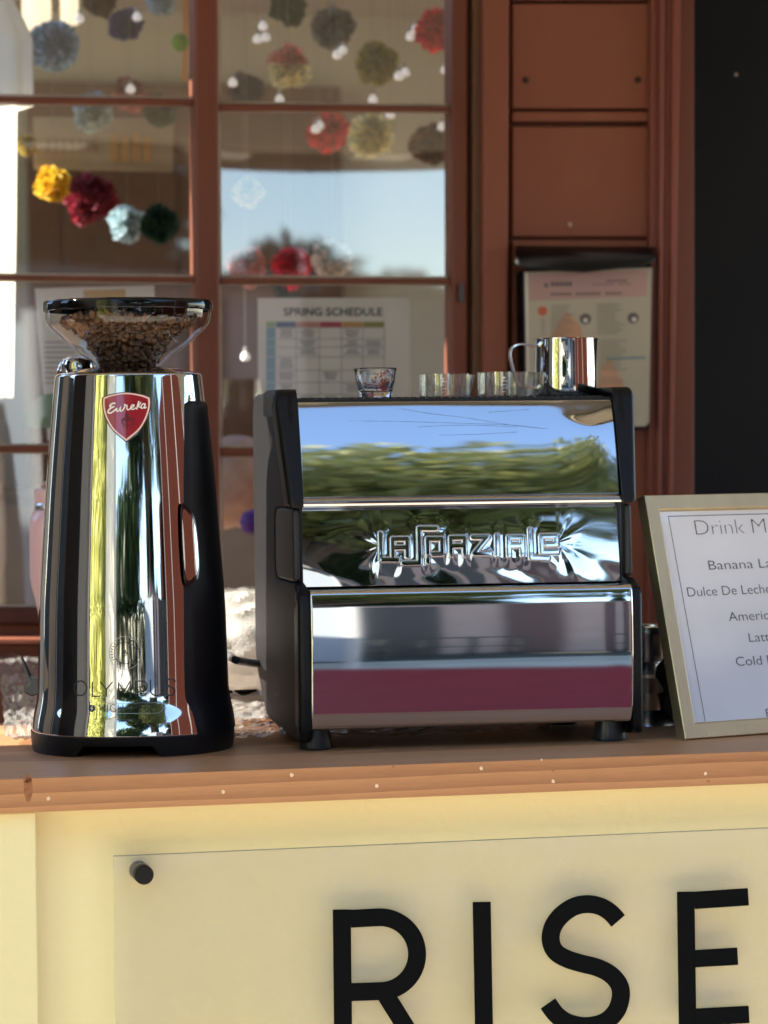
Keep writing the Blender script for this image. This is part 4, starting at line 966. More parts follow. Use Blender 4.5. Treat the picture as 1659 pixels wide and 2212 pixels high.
# cover: sides, then a rolled shoulder up to the flat top
def cover(u, z): return gpt(L0+(R(112)-L0)*u, z)
b_ = loft(cover, 110, zs); k0 = len(b_.v)
n = 111; last = [b_.v[-n+i] for i in range(n)]
for j in range(1, 9):
    a = R(80*j/8); sh = .0085*(1-math.cos(a)); h = .0045*math.sin(a)
    for p in last:
        d = Vector((p.x, p.y, 0)); k = max(0, 1-sh/d.length); b_.v.append(Vector((p.x*k, p.y*k, p.z+h)))
for q, dz_ in ((.86, .0012), (.78, .0028), (.7, .0042), (.6, .0056), (.5, .0066), (.2, .0072)):
    for p in last: b_.v.append(Vector((p.x*q, p.y*q, .4135+.0044+dz_)))
tot = len(b_.v)//n
b_.f += [(j*n+i, j*n+i+1, (j+1)*n+i+1, (j+1)*n+i) for j in range(150, tot-1) for i in range(n-1)]
b_.build('cover', CHROME, gr, ang=60, solid=.001)
zb = [.0205+(.370-.0205)*(i/80) for i in range(81)]
def hous(u, z):
    a0 = phis(z)+.012; return gpt(a0+(R(360)+L0-a0-.01)*u, z, .0022*min(1, u*30, (1-u)*30)-.0002)
def housr(u, z):                                        # crown the top with a slope like the photo's cut
    p = hous(u, z); return p
b_ = loft(housr, 130, zb+[.374, .378])
nn_ = 131
for j in range(1, 6):
    a = R(18*j)
    for p in b_.v[82*nn_:83*nn_]:
        k = 1-.14*(1-math.cos(a)); b_.v.append(Vector((p.x*k, p.y*k, .378+.012*math.sin(a))))
tot = len(b_.v)//nn_; b_.f = [(j*nn_+i, j*nn_+i+1, (j+1)*nn_+i+1, (j+1)*nn_+i) for j in range(tot-1) for i in range(nn_-1)]
b_.build('side_housing', BLACKP, gr, ang=60)
# chrome window in the hand recess, right side
def rec(off, shrink, name, mt):
    c_ = []; X0 = .585+shrink*.01
    for (fx_, z) in [(.60, .275), (.70, .275), (.765, .263), (.79, .236), (.79, .203), (.77, .187), (.735, .181), (.60, .181)]:
        c_.append((fx_, z))
    cx, cz_ = .68, .228; q = catmull([(cx+(x-cx)*shrink, cz_+(z-cz_)*shrink) for x, z in c_], 6, True)
    ring = lambda k: [gpt(math.asin(min(.999, (cx+(p.x-cx)*k)**(SE/2))), cz_+(p.y-cz_)*k, off) for p in q]
    b = MB(); m_ = len(q)
    for k in (1, .8, .6, .4, .2, .02): b.v += ring(k)
    b.f = [(j*m_+i, j*m_+(i+1) % m_, (j+1)*m_+(i+1) % m_, (j+1)*m_+i) for j in range(5) for i in range(m_)] + [tuple(5*m_+i for i in range(m_))]
    return b.build(name, mt, gr, ang=180)
rec(.0030, .84, 'recess_rim', BLACKG); rec(.0036, .72, 'recess_window', CHROME)
# base ring with the front cut-out
b_ = MB(); nb = 180; rows = 5
def bz(phi, v):
    x = gpt(phi, .02).x; lo = 0.0
    if math.cos(phi) > 0:
        k = max(0, min(1, (.047-abs(x+.010))/.008)); lo = .0118*k
    return lo+(.0212-lo)*v
for j in range(rows+1):
    for i in range(nb): phi = 2*math.pi*i/nb; z = bz(phi, j/rows); p = gpt(phi, .02, .0012-.002*(1-j/rows)**2); b_.v.append(Vector((p.x, p.y, z)))
for j in range(rows):
    for i in range(nb): b_.f.append((j*nb+i, j*nb+(i+1) % nb, (j+1)*nb+(i+1) % nb, (j+1)*nb+i))
k = len(b_.v)
for i in range(nb): p = b_.v[rows*nb+i]; b_.v.append(Vector((p.x*.96, p.y*.96, .0214)))
for i in range(nb): b_.f.append((rows*nb+i, rows*nb+(i+1) % nb, k+(i+1) % nb, k+i))
for i in range(nb): p = b_.v[i]; b_.v.append(Vector((p.x*.90, p.y*.90, p.z+.0002)))
for i in range(nb): b_.f.append((i, k+nb+i, k+nb+(i+1) % nb, (i+1) % nb))
b_.build('base', BLACKP, gr, ang=40)
b_ = MB(); b_.v = [Vector((p.x*.93, p.y*.93, z)) for z in (.0119, .0205) for p in [gpt(2*math.pi*i/90, .02) for i in range(90)]]
b_.f = [(i, (i+1) % 90, 90+(i+1) % 90, 90+i) for i in range(90)] + [tuple(range(90))]; b_.build('underside', RUBBER, gr)
# neck, hopper, lid
MB().lathe([(.046, .4238), (.050, .4236), (.0515, .4215), (.0515, .415)], seg=64).build('neck_collar', CHROME, gr)
HZ = .4235
HG = thin_glass('hopper_glass', .05, (.93, .91, .87), .01)
b_ = MB(); pr = [tuple(p) for p in catmull([(.0332, 0), (.0452, .0103), (.0659, .0248), (.0790, .0370), (.0870, .0450), (.0908, .0510), (.0924, .0570), (.0928, .0645)], 6)]
b_.lathe(pr, (0, 0, HZ), 96); b_.build('hopper', HG, gr, ang=180)
pri = [(.0375, .002), (.0395, .006), (.0545, .0250), (.0640, .0325), (.0775, .0440), (.083, .0520), (.085, .0600)]
b_ = MB().lathe([(.0930, .0635), (.0945, .0640), (.0950, .0655), (.0950, .0728), (.0940, .0745), (.090, .0752), (0, .0755)], (0, 0, HZ), 96); b_.build('lid', mat('smoked_lid', (.005, .005, .005), .06, spec=.35), gr, ang=35)
# knob behind the shoulder
kx, kz = gl_(152, 790, .03)
kn = MB().lathe([(0, .034), (.010, .0335), (.0170, .030), (.0185, .026), (.0185, .018), (.0165, .015), (.0165, .0)], (kx, .03, .404), 40); kn.build('adjuster_knob', CHROME, gr)
kn = MB().lathe([(0, .021), (.012, .017), (.019, .009), (.021, 0), (.019, -.010), (.012, -.017)], (kx-.006, .055, .420), 32); kn.build('adjuster_ball', mat('copper_tinted_chrome', (.55, .42, .36), .08, 1), gr)

# ---- badge
def badge_map(off): return lambda x, z: gfront(x, z, off)
bc = gl_(273, 893); S_ = .000505
out = catmull([(221, 858), (240, 851), (273, 846.5), (306, 851), (326, 858)], 6)[:-1] + catmull([(326, 858), (326.5, 875), (320, 900), (303, 930), (273, 956)], 6)[:-1] + catmull([(273, 956), (243, 930), (226, 900), (220.5, 875), (221, 858)], 6)[:-1]
out = [gl_(p[0], p[1]) for p in out]; bcx = gl_(273, 890)
def star(poly, k0, k1, off, name, mt, par, edge=False):
    b = MB(); m_ = len(poly); ks = [k0+(k1-k0)*i/6 for i in range(7)]
    for k in ks:
        for x, z in poly: b.v.append(gfront(bcx[0]+(x-bcx[0])*k, bcx[1]+(z-bcx[1])*k, off))
    for j in range(6):
        for i in range(m_): b.f.append((j*m_+i, j*m_+(i+1) % m_, (j+1)*m_+(i+1) % m_, (j+1)*m_+i))
    if edge:
        kk = len(b.v)
        for x, z in poly: b.v.append(gfront(bcx[0]+(x-bcx[0])*k0, bcx[1]+(z-bcx[1])*k0, 0))
        for i in range(m_): b.f.append((i, (i+1) % m_, kk+(i+1) % m_, kk+i))
    return b.build(name, mt, par, ang=30)
bdg = star(out, 1.0, .02, .0016, 'badge', mat('badge_dark_edge', (.10, .025, .02), .25, coat=.5), gr, True)
star(out, .94, .02, .0018, 'badge_field', mat('badge_red', (.30, .008, .016), .25, coat=1), bdg)
star(out, .955, .885, .0020, 'badge_border', mat('badge_cream', (.85, .62, .55), .35), bdg)
def zb5(x, y): return ((300+x*220/1659)*.66360, (1250+y*220/1659)*.66360)
EU = [([(570, 490), (545, 470), (500, 480), (450, 520), (440, 550), (480, 570), (530, 560), (470, 590), (410, 640), (395, 690), (420, 715), (480, 700), (560, 640), (610, 600)], 38),
      ([(615, 590), (600, 640), (620, 672), (670, 640), (700, 570), (690, 640), (720, 668), (770, 620), (800, 560), (815, 500)], 30),
      ([(790, 490), (820, 520), (860, 530), (855, 590), (880, 635), (930, 610), (980, 570)], 30),
      ([(940, 590), (1010, 560), (1030, 520), (985, 520), (950, 570), (970, 615), (1020, 620), (1080, 580)], 28),
      ([(1155, 420), (1120, 520), (1095, 625)], 32), ([(1205, 450), (1150, 520), (1125, 545), (1160, 560), (1190, 580)], 26),
      ([(1300, 490), (1250, 490), (1205, 550), (1215, 595), (1265, 580), (1305, 500), (1290, 560), (1300, 595), (1335, 560)], 28)]
b_ = MB()
for i, (st, wd) in enumerate(EU):
    q = [gl_(*zb5(*p)) for p in st]; q = [tuple(p) for p in catmull(q, 6)]
    r_ = MB().ribbon(q, wd*.000043*1.05, badge_map(.0022+i*.00006)); b_.add(r_.v, r_.f)
b_.build('badge_script', mat('badge_white', (.88, .80, .76), .35), bdg, smooth=False)
b_ = MB(); k = 0
for st, wd in (([(860, 690), (858, 790), (860, 900), (858, 1090)], 46), ([(862, 740), (858, 800), (862, 860)], 95), ([(755, 890), (960, 890)], 22),
               ([(820, 900), (780, 850), (740, 880), (745, 960), (790, 1000), (770, 1050)], 26), ([(900, 900), (950, 850), (1010, 870), (1020, 950), (960, 1000), (980, 1050)], 34), ([(845, 1060), (875, 1060), (860, 1120)], 30), ([(858, 1200), (858, 1245)], 34)):
    q = [gl_(*zb5(*p)) for p in st]; r_ = MB().ribbon([tuple(p) for p in catmull(q, 5)], wd*.000043*1.05, badge_map(.0020+k*.00002)); k += 1; b_.add(r_.v, r_.f)
b_.build('badge_lily', mat('badge_dark_red', (.11, .006, .012), .4), bdg, smooth=False)

# ---- lettering etched low on the cover
def ze(x, y): return ((200+x*420/1659)*.6636, (2050+y*420/1659)*.6636)
def em(st, wd, b, off=.0003, closed=False, sm=False):
    q = [gl_(*ze(*p)) for p in st]
    if sm: q = [tuple(p) for p in catmull(q, 5, closed)]
    r_ = MB().ribbon(q, wd, badge_map(off), closed, .003); b.add(r_.v, r_.f)
b_ = MB(); ET = mat('etched_grey', (.045, .045, .045), .45, .3); EL = mat('etched_light_edge', (.42, .41, .40), .3, .7)
ell = lambda cx, cy, rx, ry, n=28, a0=0, a1=360: [(cx+rx*math.cos(R(a0+(a1-a0)*i/n)), cy+ry*math.sin(R(a0+(a1-a0)*i/n))) for i in range(n if a1-a0 == 360 else n+1)]
OLY = [(ell(243, 752, 78, 95), True), ([(396, 668), (396, 855), (498, 855)], False), ([(500, 670), (577, 765), (657, 670)], False), ([(577, 765), (577, 862)], False),
       ([(733, 872), (733, 678), (806, 800), (884, 655), (888, 872)], False), ([(955, 868), (955, 660), (1040, 660)]+ell(1040, 728, 62, 68, 10, -80, 80)+[(1040, 796), (960, 800)], False),
       ([(1145, 640), (1147, 780)]+ell(1225, 780, 78, 66, 12, 170, 10)+[(1304, 770), (1302, 632)], False),
       ([(1470, 668), (1440, 640), (1395, 632), (1355, 655), (1352, 700), (1390, 730), (1440, 750), (1462, 790), (1440, 835), (1390, 845), (1345, 820)], False)]
for i, (st, cl_) in enumerate(OLY): em(st, .0013, b_, .0003+i*.00001, cl_)
b_.build('etched_name', ET, gr, smooth=False)
b_ = MB()
em(ell(820, 298, 205, 212, 48), .0006, b_, .0003, True); b_.build('emblem_ring', EL, gr, smooth=False)
b_ = MB(); em(ell(820, 298, 145, 140, 40), .0007, b_, .0003, True); em([(822, 262), (778, 302), (820, 306), (808, 352), (852, 296), (812, 292), (832, 262)], .0010, b_, .00035)
for i in range(26):
    a = R(-90+(i-12.5)*11.5)
    if 8 < i < 10 or 16 < i < 18: continue
    cx, cy = 820+175*math.cos(a), 298+176*math.sin(a); em([(cx-12*math.cos(a)+4, cy-12*math.sin(a)), (cx+12*math.cos(a), cy+12*math.sin(a)-4)], .0009, b_, .0003)
b_.build('emblem', ET, gr, smooth=False)
b_ = MB(); em([(560, 945), (1250, 935)]+ell(1252, 998, 50, 62, 10, -80, 80)+[(1240, 1072), (720, 1075)], .0005, b_, .0003); b_.build('speed_outline', EL, gr, smooth=False)
b_ = MB(); vs, fs = text_mesh('HIGH SPEED', .0128*1.0, -.0002, 1.12)
xa, za = gl_(*ze(478, 1062)); xb, zb_ = gl_(*ze(1218, 1062)); w0 = max(v.x for v in vs)
b_.add([gfront(xa+(xb-xa)*v.x/w0, za+v.y*1.0, .0003) for v in vs], fs); b_.build('speed_text', ET, gr, smooth=False)
b_ = MB(); q = [gl_(*ze(*p)) for p in ell(390, 1010, 42, 46, 20)]; b_.add([gfront(x, z, .0003) for x, z in q], [tuple(range(20))]); b_.build('speed_dot', ET, gr, smooth=False)
b_ = MB(); q = [gl_(*ze(*p)) for p in [(398, 975), (370, 1015), (390, 1015), (380, 1048), (412, 1005), (392, 1004), (408, 978)]]; b_.add([gfront(x, z, .0005) for x, z in q], [tuple(range(7))]); b_.build('speed_bolt', mat('badge_white'), gr, smooth=False)

# ------------------------------------------------------------ coffee beans in the hopper
def bean_mesh():
    b = MB(); nu, nv = 20, 12
    for j in range(nv+1):
        th = math.pi*j/nv
        for i in range(nu):
            ph = 2*math.pi*i/nu; x = math.cos(th); r = math.sin(th); y = r*math.cos(ph); z = r*math.sin(ph)
            Z = z*.62 if z > 0 else z*.42
            if z < 0: pass
            gz = 0
            if z > -.2: gz = 0
            if z < 0: gz = .30*math.exp(-((y+.10*math.sin(x*3))/.16)**2)*(1-x*x)*abs(z)
            b.v.append(Vector((x, y*.74, Z+gz)))
    b.f = [(j*nu+i, j*nu+(i+1) % nu, (j+1)*nu+(i+1) % nu, (j+1)*nu+i) for j in range(nv) for i in range(nu)]
    return b
BMS = []
for i, c in enumerate(((.085, .036, .016), (.060, .025, .012), (.120, .056, .026), (.045, .018, .009))):
    o = bean_mesh().build('coffee_bean', mat('roasted_bean_%d' % i, c, .36, noise_s=2.5, noise_a=.25, spec=.6), ang=180); BMS.append(o.data); bpy.data.objects.remove(o)
def rin(z): return lerp_tab([(0, .0310), (.010, .0385), (.022, .0460), (.034, .0535), (.042, .0640), (.0495, .0765), (.0565, .0835), (.064, .0850)], z)
rr = random.Random(21); pts = []; GR3 = Matrix.Rotation(GYW, 3, 'Z')
def fill_top(a): return .0560+.004*math.sin(a*3+1)+.002*math.sin(a*7)
tries = 0
while len(pts) < 300 and tries < 60000:
    tries += 1; z = rr.uniform(.002, .0600); a = R(-90)+rr.uniform(-1.25, 1.25)
    if z > fill_top(a): continue
    r = rin(z)-.0032; p = Vector((r*math.cos(a), r*math.sin(a), z))
    if all((p-q).length > .0064 for q in pts): pts.append(p)
print('beans', len(pts), tries)
proto = None
for i, p in enumerate(pts):
    me = BMS[rr.choices((0, 1, 2, 3), (5, 4, 2, 2))[0]]
    o = bpy.data.objects.new('coffee_bean', me) if proto is None else proto.copy(); o.data = me; proto = proto or o; COL.objects.link(o)
    rad = Vector((p.x, p.y, 0)).normalized(); s = .0055*rr.uniform(.88, 1.12)
    nrm = (rad*(1 if rr.random() < .62 else -1)*-1+Vector((rr.gauss(0, .45), rr.gauss(0, .45), rr.gauss(0, .45)))).normalized()
    q = Vector((0, 0, 1)).rotation_difference(nrm) @ Matrix.Rotation(rr.uniform(0, 6.28), 3, 'Z').to_quaternion()
    o.rotation_mode = 'QUATERNION'; o.rotation_quaternion = GR3.to_quaternion() @ q; o.scale = (s, s, s)
    o.location = GO + GR3 @ (p+Vector((0, 0, HZ)))
    tag(o, 'small roasted brown coffee bean among the beans filling the grinder hopper', 'coffee bean', 'coffee beans filling the hopper')
src = bean_mesh(); b_ = MB()
k = 0
while k < 520:
    z = rr.uniform(.0, .058); a = rr.uniform(0, 6.28); top = rr.random() < .35
    if top: z = fill_top(a)-.003; r = (rin(z)-.004)*math.sqrt(rr.random())
    else: r = rin(z)-rr.uniform(.006, .010)
    if z > fill_top(a): continue
    M_ = Matrix.Rotation(rr.uniform(0, 6.28), 3, 'Z') @ Matrix.Rotation(rr.uniform(0, 6.28), 3, 'X') @ Matrix.Rotation(rr.uniform(0, 6.28), 3, 'Y'); c = Vector((r*math.cos(a), r*math.sin(a), z+HZ))
    n0 = len(b_.v); b_.v += [GO+GR3 @ (c+M_ @ v*.0052) for v in src.v]; b_.f += [tuple(n0+i for i in f) for f in src.f]; k += 1
core = MB().lathe([(rin(z)-.008, z+HZ) for z in (.003, .010, .022, .034, .042, .050)]+[(0, .051+HZ)], seg=32)
n0 = len(b_.v); b_.v += [GO+GR3 @ v for v in core.v]; b_.f += [tuple(n0+i for i in f) for f in core.f]
o = b_.build('coffee_beans', mat('roasted_bean_1'), ang=60); tag(o, 'mass of dark roasted coffee beans behind the front layer in the hopper', 'coffee beans', None, 'stuff')

# ------------------------------------------------------------ menu frame
FPS = R(31); LEAN = R(15)
f0 = P_z(1481, 1597, 1.0015)
FXA = Vector((math.cos(FPS), math.sin(FPS), 0)); back = Vector((-math.sin(FPS), math.cos(FPS), 0)); FZA = (ZU*math.cos(LEAN)+back*math.sin(LEAN)).normalized(); FN = FXA.cross(FZA)
def fl_(px, py, d=0):
    p = P_pl(px, py, f0+FN*d, FN)-f0; return p.dot(FXA), p.dot(FZA)
print('frame TL', fl_(1394, 1072), 'top at right', fl_(1659, 1062), 'BR', fl_(1659, 1583))
FH = (fl_(1394, 1072)[1]+fl_(1659, 1062)[1])/2; FWD = .215; BW = .0185
fr = bpy.data.objects.new('menu_frame', None); COL.objects.link(fr)
M4 = Matrix.Identity(4)
for i in range(3): M4[i][0] = FXA[i]; M4[i][1] = -FN[i]; M4[i][2] = FZA[i]; M4[i][3] = f0[i]
fr.matrix_world = M4; fr.empty_display_size = .05
tag(fr, 'brushed champagne-gold picture frame holding a printed drink menu, leaning back', 'picture frame')
GOLD = mat('champagne_metal', (.55, .44, .25), .36, .9, noise_s=30, noise_a=.05, bump=.25, bump_s=700, stretch=(1, 1, .06))
b_ = MB()
def mol(y): return [(0, 0), (BW, 0)]
sec = [(0, .016), (0, .0008), (.0008, 0), (BW-.0022, 0), (BW-.001, .0008), (BW, .004), (BW, .010), (.003, .016)]
cn = [(0, 0, 1, 1), (FWD, 0, -1, 1), (FWD, FH, -1, -1), (0, FH, 1, -1)]
sides = ['frame_bottom', 'frame_right', 'frame_top', 'frame_left']
for k in range(4):
    a = cn[k]; c = cn[(k+1) % 4]; b_ = MB(); m_ = len(sec)
    b_.v = [Vector((q[0]+q[2]*u, v, q[1]+q[3]*u)) for q in (a, c) for u, v in sec]
    b_.f = [(i, (i+1) % m_, m_+(i+1) % m_, m_+i) for i in range(m_)] + [tuple(range(m_)), tuple(range(m_, 2*m_))]
    b_.build('frame_rail', GOLD, fr, smooth=False)
MB().bx(BW-.002, FWD-.012, .006, .0065, BW-.002, FH-BW+.002).build('menu_sheet', mat('menu_paper', (.80, .79, .78), .65, noise_s=12, noise_a=.04), fr, smooth=False)
MB().bx(.004, FWD-.004, .0105, .013, .004, FH-.004).build('backing', mat('black_felt', (.006, .006, .006), .9), fr, smooth=False)
b_ = MB().add([(BW-.001, .0042, BW-.001), (FWD-BW, .0042, BW-.001), (FWD-BW, .0042, FH-BW+.001), (BW-.001, .0042, FH-BW+.001)], [(0, 1, 2, 3)])
b_.build('glass', thin_glass('frame_glass', .05, (.98, .98, .98), .02), fr, smooth=False)
MI = mat('menu_ink', (.05, .05, .06), .6)
tpt = lambda x, y: Vector((x, .0058, y))
b_ = MB(); u0_, v0_ = fl_(1441, 1101, -.006); u1_, v1_ = fl_(1524, 1560, -.006); v0_ = FH-BW-.0055
b_.ribbon([(u1_-.0003, BW+.001), (u0_, v0_), (FWD-BW-.006, v0_)], .0009, tpt); b_.build('menu_border', MI, fr, smooth=False)
def line(txt, px, py, h_px, off, sp=1.0, name='menu_line', sx=1.3):
    u, v = fl_(px, py, -.006); vs, fs = text_mesh(txt, 1, off, sp); capn = .73; s = h_px*.000505/capn
    x0 = min(q.x for q in vs); b = MB().add([tpt(u+(q.x-x0)*s*sx, v+q.y*s) for q in vs], fs); b.build(name, MI, fr, smooth=False)
line('Drink Menu', 1504, 1156, 38, -.026, .95, 'menu_title', 1.27)
line('Banana Latte', 1532, 1231, 23, -.010, .98, sx=1.5); line('Dulce De Leche Latte', 1486, 1289, 23, -.010, .98, sx=1.2)
line('Americano', 1575, 1342, 22.5, -.008, .98); line('Latte', 1619, 1387, 22.5, -.008, .98); line('Cold Brew', 1591, 1439, 22.5, -.008, .98); line('Pour Over', 1656, 1549, 20, -.006, .98)
# black easel back of the frame
b_ = MB(); e0 = P_z(1420, 1545, 1.001)
def W2F(p): return fr.matrix_world.inverted() @ p
pts_ = [P_z(1415, 1541, 1.0012), P_d(1419, 1440, 3.43), P_d(1452, 1400, 3.36), P_d(1475, 1400, 3.36), P_z(1500, 1560, 1.0012)]
b_.prism([W2F(p) for p in pts_], (.0, .002, 0)); b_.build('easel_leg', mat('black_felt'), fr, smooth=False)

# ------------------------------------------------------------ things behind the machines
def onbar(px, py, z, dep=None):
    return P_z(px, py, z)
def bar(x, y, z=0): return pA + CA*x + CB*y + ZU*z
def barxy(px, dep):                                     # bar coordinates below a pixel column at a depth
    p = P_d(px, 1400, dep)-pA; return p.dot(CA), p.dot(CB)
# clear crumpled film
CLF = thin_glass('clear_film', .30, (.97, .96, .94), .12, .12)
def film(name, quad, amp, n, seed, label, mt, base=.004):
    b = MB(); rr_ = random.Random(seed); A_, B_, C_, D_ = [Vector(q) for q in quad]
    dirs = [(rr_.uniform(0, math.pi), rr_.uniform(18, 90), rr_.uniform(0, 6)) for _ in range(9)]
    def f(u, v):
        p = A_.lerp(B_, u).lerp(D_.lerp(C_, u), v)
        h = 0
        q = Vector((p.x*22, p.y*22, seed)); wv = noise.noise(q)*2.2
        for a, fr_, ph in dirs: h += abs(((math.cos(a)*p.x+math.sin(a)*p.y)*fr_*1.3+ph+wv*.8) % 2-1)
        h = (h/9)**1.6
        e = .004*noise.noise(Vector((p.x*40, p.y*40, seed+3)))
        return Vector((p.x+e, p.y+e, p.z+base+amp*h+amp*.8*max(0, noise.noise(q*.6))))
    b.grid(f, n, n); return wobj(b, name, mt, label, 'plastic film', smooth=False)
def zq(px, py, z=1.0): return P_z(px, py, z)
film('plastic_film', [zq(12, 1612), zq(112, 1624), zq(160, 1440, 1.035), zq(-4, 1424, 1.035)], .012, 30, 1, 'clear crumpled plastic film on the bar left of the grinder', CLF)
SIL = thin_glass('silvery_film', .45, (.9, .88, .84), .14, .14)
film('plastic_film', [zq(430, 1612), zq(1190, 1592), zq(1120, 1462, 1.03), zq(440, 1462, 1.03)], .012, 80, 2, 'silvery crumpled film spread between the grinder and the coffee machine', SIL)
film('plastic_film', [zq(1350, 1560), zq(1425, 1552), zq(1440, 1470, 1.02), zq(1350, 1470, 1.02)], .010, 20, 5, 'small crumpled film piece at the right rear of the coffee machine', SIL)
# white bag
bx_, by_ = barxy(512, 3.66)
bgo = bar(bx_+.012, by_, .030)
b_ = MB(); nu, nv = 72, 44
for j in range(nv+1):
    th = math.pi*j/nv
    for i in range(nu):
        ph = 2*math.pi*i/nu; d = Vector((math.sin(th)*math.cos(ph), math.sin(th)*math.sin(ph), math.cos(th)))
        q = Vector((d.x*2.2, d.y*2.2, d.z*2.0)); rg = 1-abs(noise.noise(q*1.7+Vector((3, 1, 2)))); r2 = 1-abs(noise.noise(q*4.1+Vector((noise.noise(q*2)*1.5, 0, 7))))
        k = .88+.10*rg**2+.012*r2**2
        b_.v.append(bgo+Vector((d.x*.108*k, d.y*.07*k, max(.003, .066+d.z*.068*k*(1-.12*d.x)))))
b_.f = [(j*nu+i, j*nu+(i+1) % nu, (j+1)*nu+(i+1) % nu, (j+1)*nu+i) for j in range(nv) for i in range(nu)]
BGM = bpy.data.materials.new('white_film'); BGM.use_nodes = True; n_ = BGM.node_tree; pb = n_.nodes['Principled BSDF']
pb.inputs['Base Color'].default_value = (.62, .60, .56, 1); pb.inputs['Roughness'].default_value = .25
nb_ = n_.nodes.new('ShaderNodeTexNoise'); nb_.inputs['Scale'].default_value = 20; nb_.inputs['Detail'].default_value = 3; nb_.inputs['Distortion'].default_value = 2.5
bp_ = n_.nodes.new('ShaderNodeBump'); bp_.inputs['Strength'].default_value = .35; bp_.inputs['Distance'].default_value = .004; n_.links.new(nb_.outputs['Fac'], bp_.inputs['Height']); n_.links.new(bp_.outputs[0], pb.inputs['Normal'])
tl_ = n_.nodes.new('ShaderNodeBsdfTranslucent'); tl_.inputs[0].default_value = (.7, .67, .6, 1); mx_ = n_.nodes.new('ShaderNodeMixShader'); mx_.inputs[0].default_value = .45
n_.links.new(pb.outputs[0], mx_.inputs[1]); n_.links.new(tl_.outputs[0], mx_.inputs[2]); n_.links.new(mx_.outputs[0], n_.nodes['Material Output'].inputs[0])
wobj(b_, 'plastic_bag', BGM, 'white plastic bag bulging between the grinder and the coffee machine', 'bag', ang=24)
# pink tumbler behind the grinder
x_, y_ = barxy(141, 3.76); tb = empty('pink_tumbler', bar(x_, y_, 0), CPS, 'pale pink tumbler with a metal collar, half hidden left of the grinder', 'tumbler')
PK = mat('pale_pink_enamel', (.62, .40, .37), .38, coat=.3, bump=.1, bump_s=900)
MB().lathe([(0, 0), (.026, 0), (.028, .003), (.030, .12), (.0345, .145), (.0385, .159), (.0400, .173), (.0400, .2415), (.0385, .2500), (.0350, .2565), (.033, .2577)], seg=56).build('cup_body', PK, tb)
MB().lathe([(.0332, .2579), (.0338, .2592), (.0338, .2650), (.033, .2664)], seg=48).build('collar', BRUSHED, tb)
MB().lathe([(.0330, .2666), (.0342, .2680), (.0342, .2815), (.031, .2845), (0, .2855)], seg=48).build('lid', PK, tb)
MB().tube([(-.008, 0, .2850), (-.008, 0, .289), (-.014, 0, .2915), (-.020, 0, .291), (-.024, 0, .288), (-.024, 0, .2825)], .003, 8).build('loop', PK, tb)
tb.scale = (1.08, 1.08, 1.0)
# switch and cable on the grinder's left foot
x_, y_ = barxy(66, 3.40)
sw = empty('cable_plug', bar(x_, y_, 0), CPS, 'black cable and strain relief sticking up at the lower left of the grinder', 'cable')
c = P_d(64, 1480, 3.38); c0 = bar(x_, y_, 0)
I2 = Matrix.Rotation(-CPS, 3, 'Z')
def L2(px, py, dep): return I2 @ (P_d(px, py, dep)-c0)
MB().tube([L2(47, 1420, 3.42), L2(52, 1432, 3.41), L2(60, 1455, 3.39), L2(68, 1475, 3.38), L2(74, 1492, 3.375)], [.0012, .0022, .0030, .0038, .0042], 12).build('cord', INK, sw)
b_ = MB(); pp = [L2(*q) for q in ((68, 1458, 3.375), (82, 1462, 3.365), (84, 1500, 3.365), (70, 1505, 3.37), (53, 1497, 3.375), (55, 1483, 3.375), (64, 1474, 3.375))]; b_.prism(pp, (0, .014, 0)); b_.build('plug', INK, sw, bev=.002)
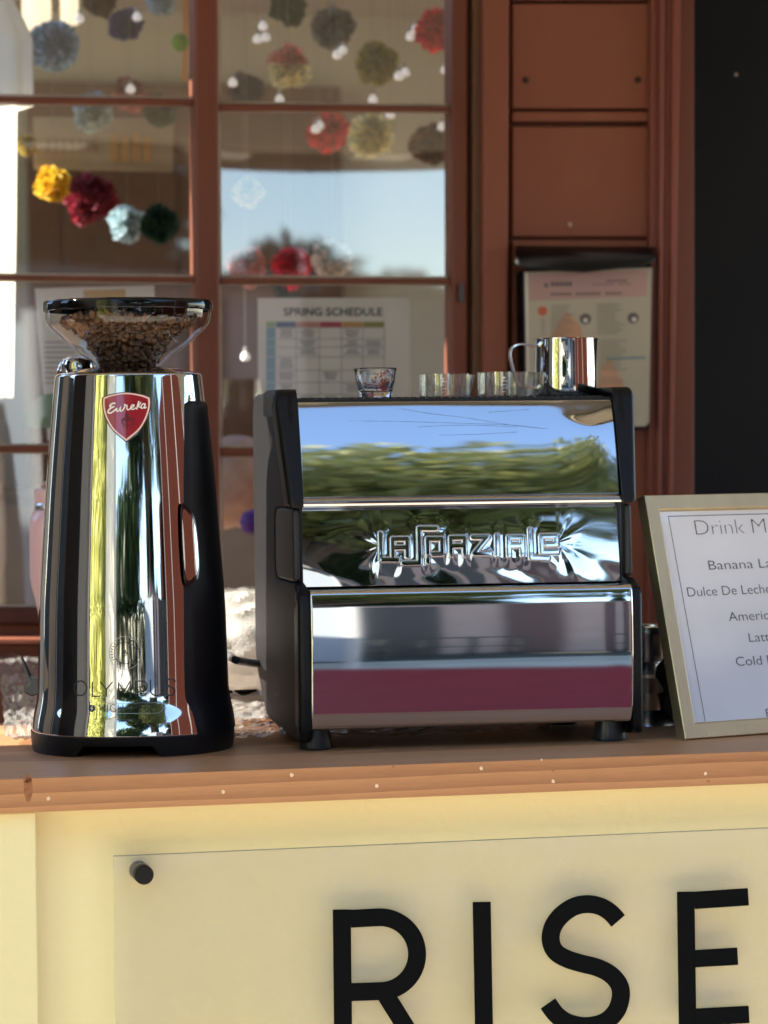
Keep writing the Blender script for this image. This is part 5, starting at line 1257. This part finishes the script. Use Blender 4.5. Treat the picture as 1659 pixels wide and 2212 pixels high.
# grey hose behind the bag, spoon
b_ = MB(); b_.tube(catmull([P_z(478, 1395, 1.05), P_d(500, 1421, 3.49), P_d(530, 1430, 3.5), P_d(570, 1433, 3.55), P_d(640, 1425, 3.7)], 8), .0046, 12)
wobj(b_, 'grey_cable', mat('grey_rubber', (.06, .06, .06), .45), 'thick grey cable running from the grinder behind the coffee machine', 'cable')
so_ = P_d(525, 1503, 3.40); spn = empty('spoon', so_, R(20), 'small dark measuring spoon lying on the film right of the grinder', 'spoon')
b_ = MB()
for j in range(9):
    for i in range(24):
        r = j/8; a = 2*math.pi*i/24; b_.v.append(Vector((.0145*r*math.cos(a)*(1.0+.25*math.cos(a)), .0085*r*math.sin(a), .006*r*r)))
b_.f = [(j*24+i, j*24+(i+1) % 24, (j+1)*24+(i+1) % 24, (j+1)*24+i) for j in range(8) for i in range(24)]
b_.build('bowl', mat('dark_bronze', (.05, .035, .025), .3, .8), spn, solid=.0008)
MB().tube([(-.013, 0, .005), (-.03, -.001, .009), (-.06, -.002, .006)], [.0016, .0013, .0022], 8).build('handle', mat('dark_bronze'), spn)
# portafilter on its stand behind the machine, right
pf_c = P_d(1396, 1350, 3.52); pf = empty('portafilter', (pf_c.x, pf_c.y, 1.0), CPS, 'chrome portafilter with a locking lug standing behind the coffee machine beside the frame', 'portafilter')
zt_ = pf_c.z-1.0
MB().lathe([(.030, zt_-.002), (.0285, zt_), (.0265, zt_-.001), (.026, zt_-.02), (0, zt_-.022)], seg=48).build('basket', mat('satin_steel'), pf)
MB().lathe([(.0300, zt_-.0015), (.0305, zt_-.004), (.0305, zt_-.010), (.0285, zt_-.013), (.0280, zt_-.034), (.0255, zt_-.042), (.016, zt_-.046), (.0, zt_-.047)], seg=48).build('filter_holder', BRUSHED, pf)
MB().bx(.027, .0355, -.005, .005, zt_-.0155, zt_-.0105).build('lug', CHROME, pf, bev=.0015); MB().bx(-.0355, -.027, -.005, .005, zt_-.0155, zt_-.0105).build('lug', CHROME, pf, bev=.0015)
MB().lathe([(.014, zt_-.0455), (.020, zt_-.050), (.040, zt_-.056), (.043, zt_-.060), (.034, zt_-.068), (.022, zt_-.080), (.020, zt_-.10), (.033, zt_-.115), (.034, .0)], seg=48).build('stand', BRUSHED, pf)
b_ = MB(); b_.tube([(.03, -.0, zt_-.062), (.05, -.004, zt_-.058), (.075, -.01, zt_-.060), (.14, -.02, zt_-.066)], [.009, .008, .010, .012], 14); b_.build('handle', CHROME, pf)
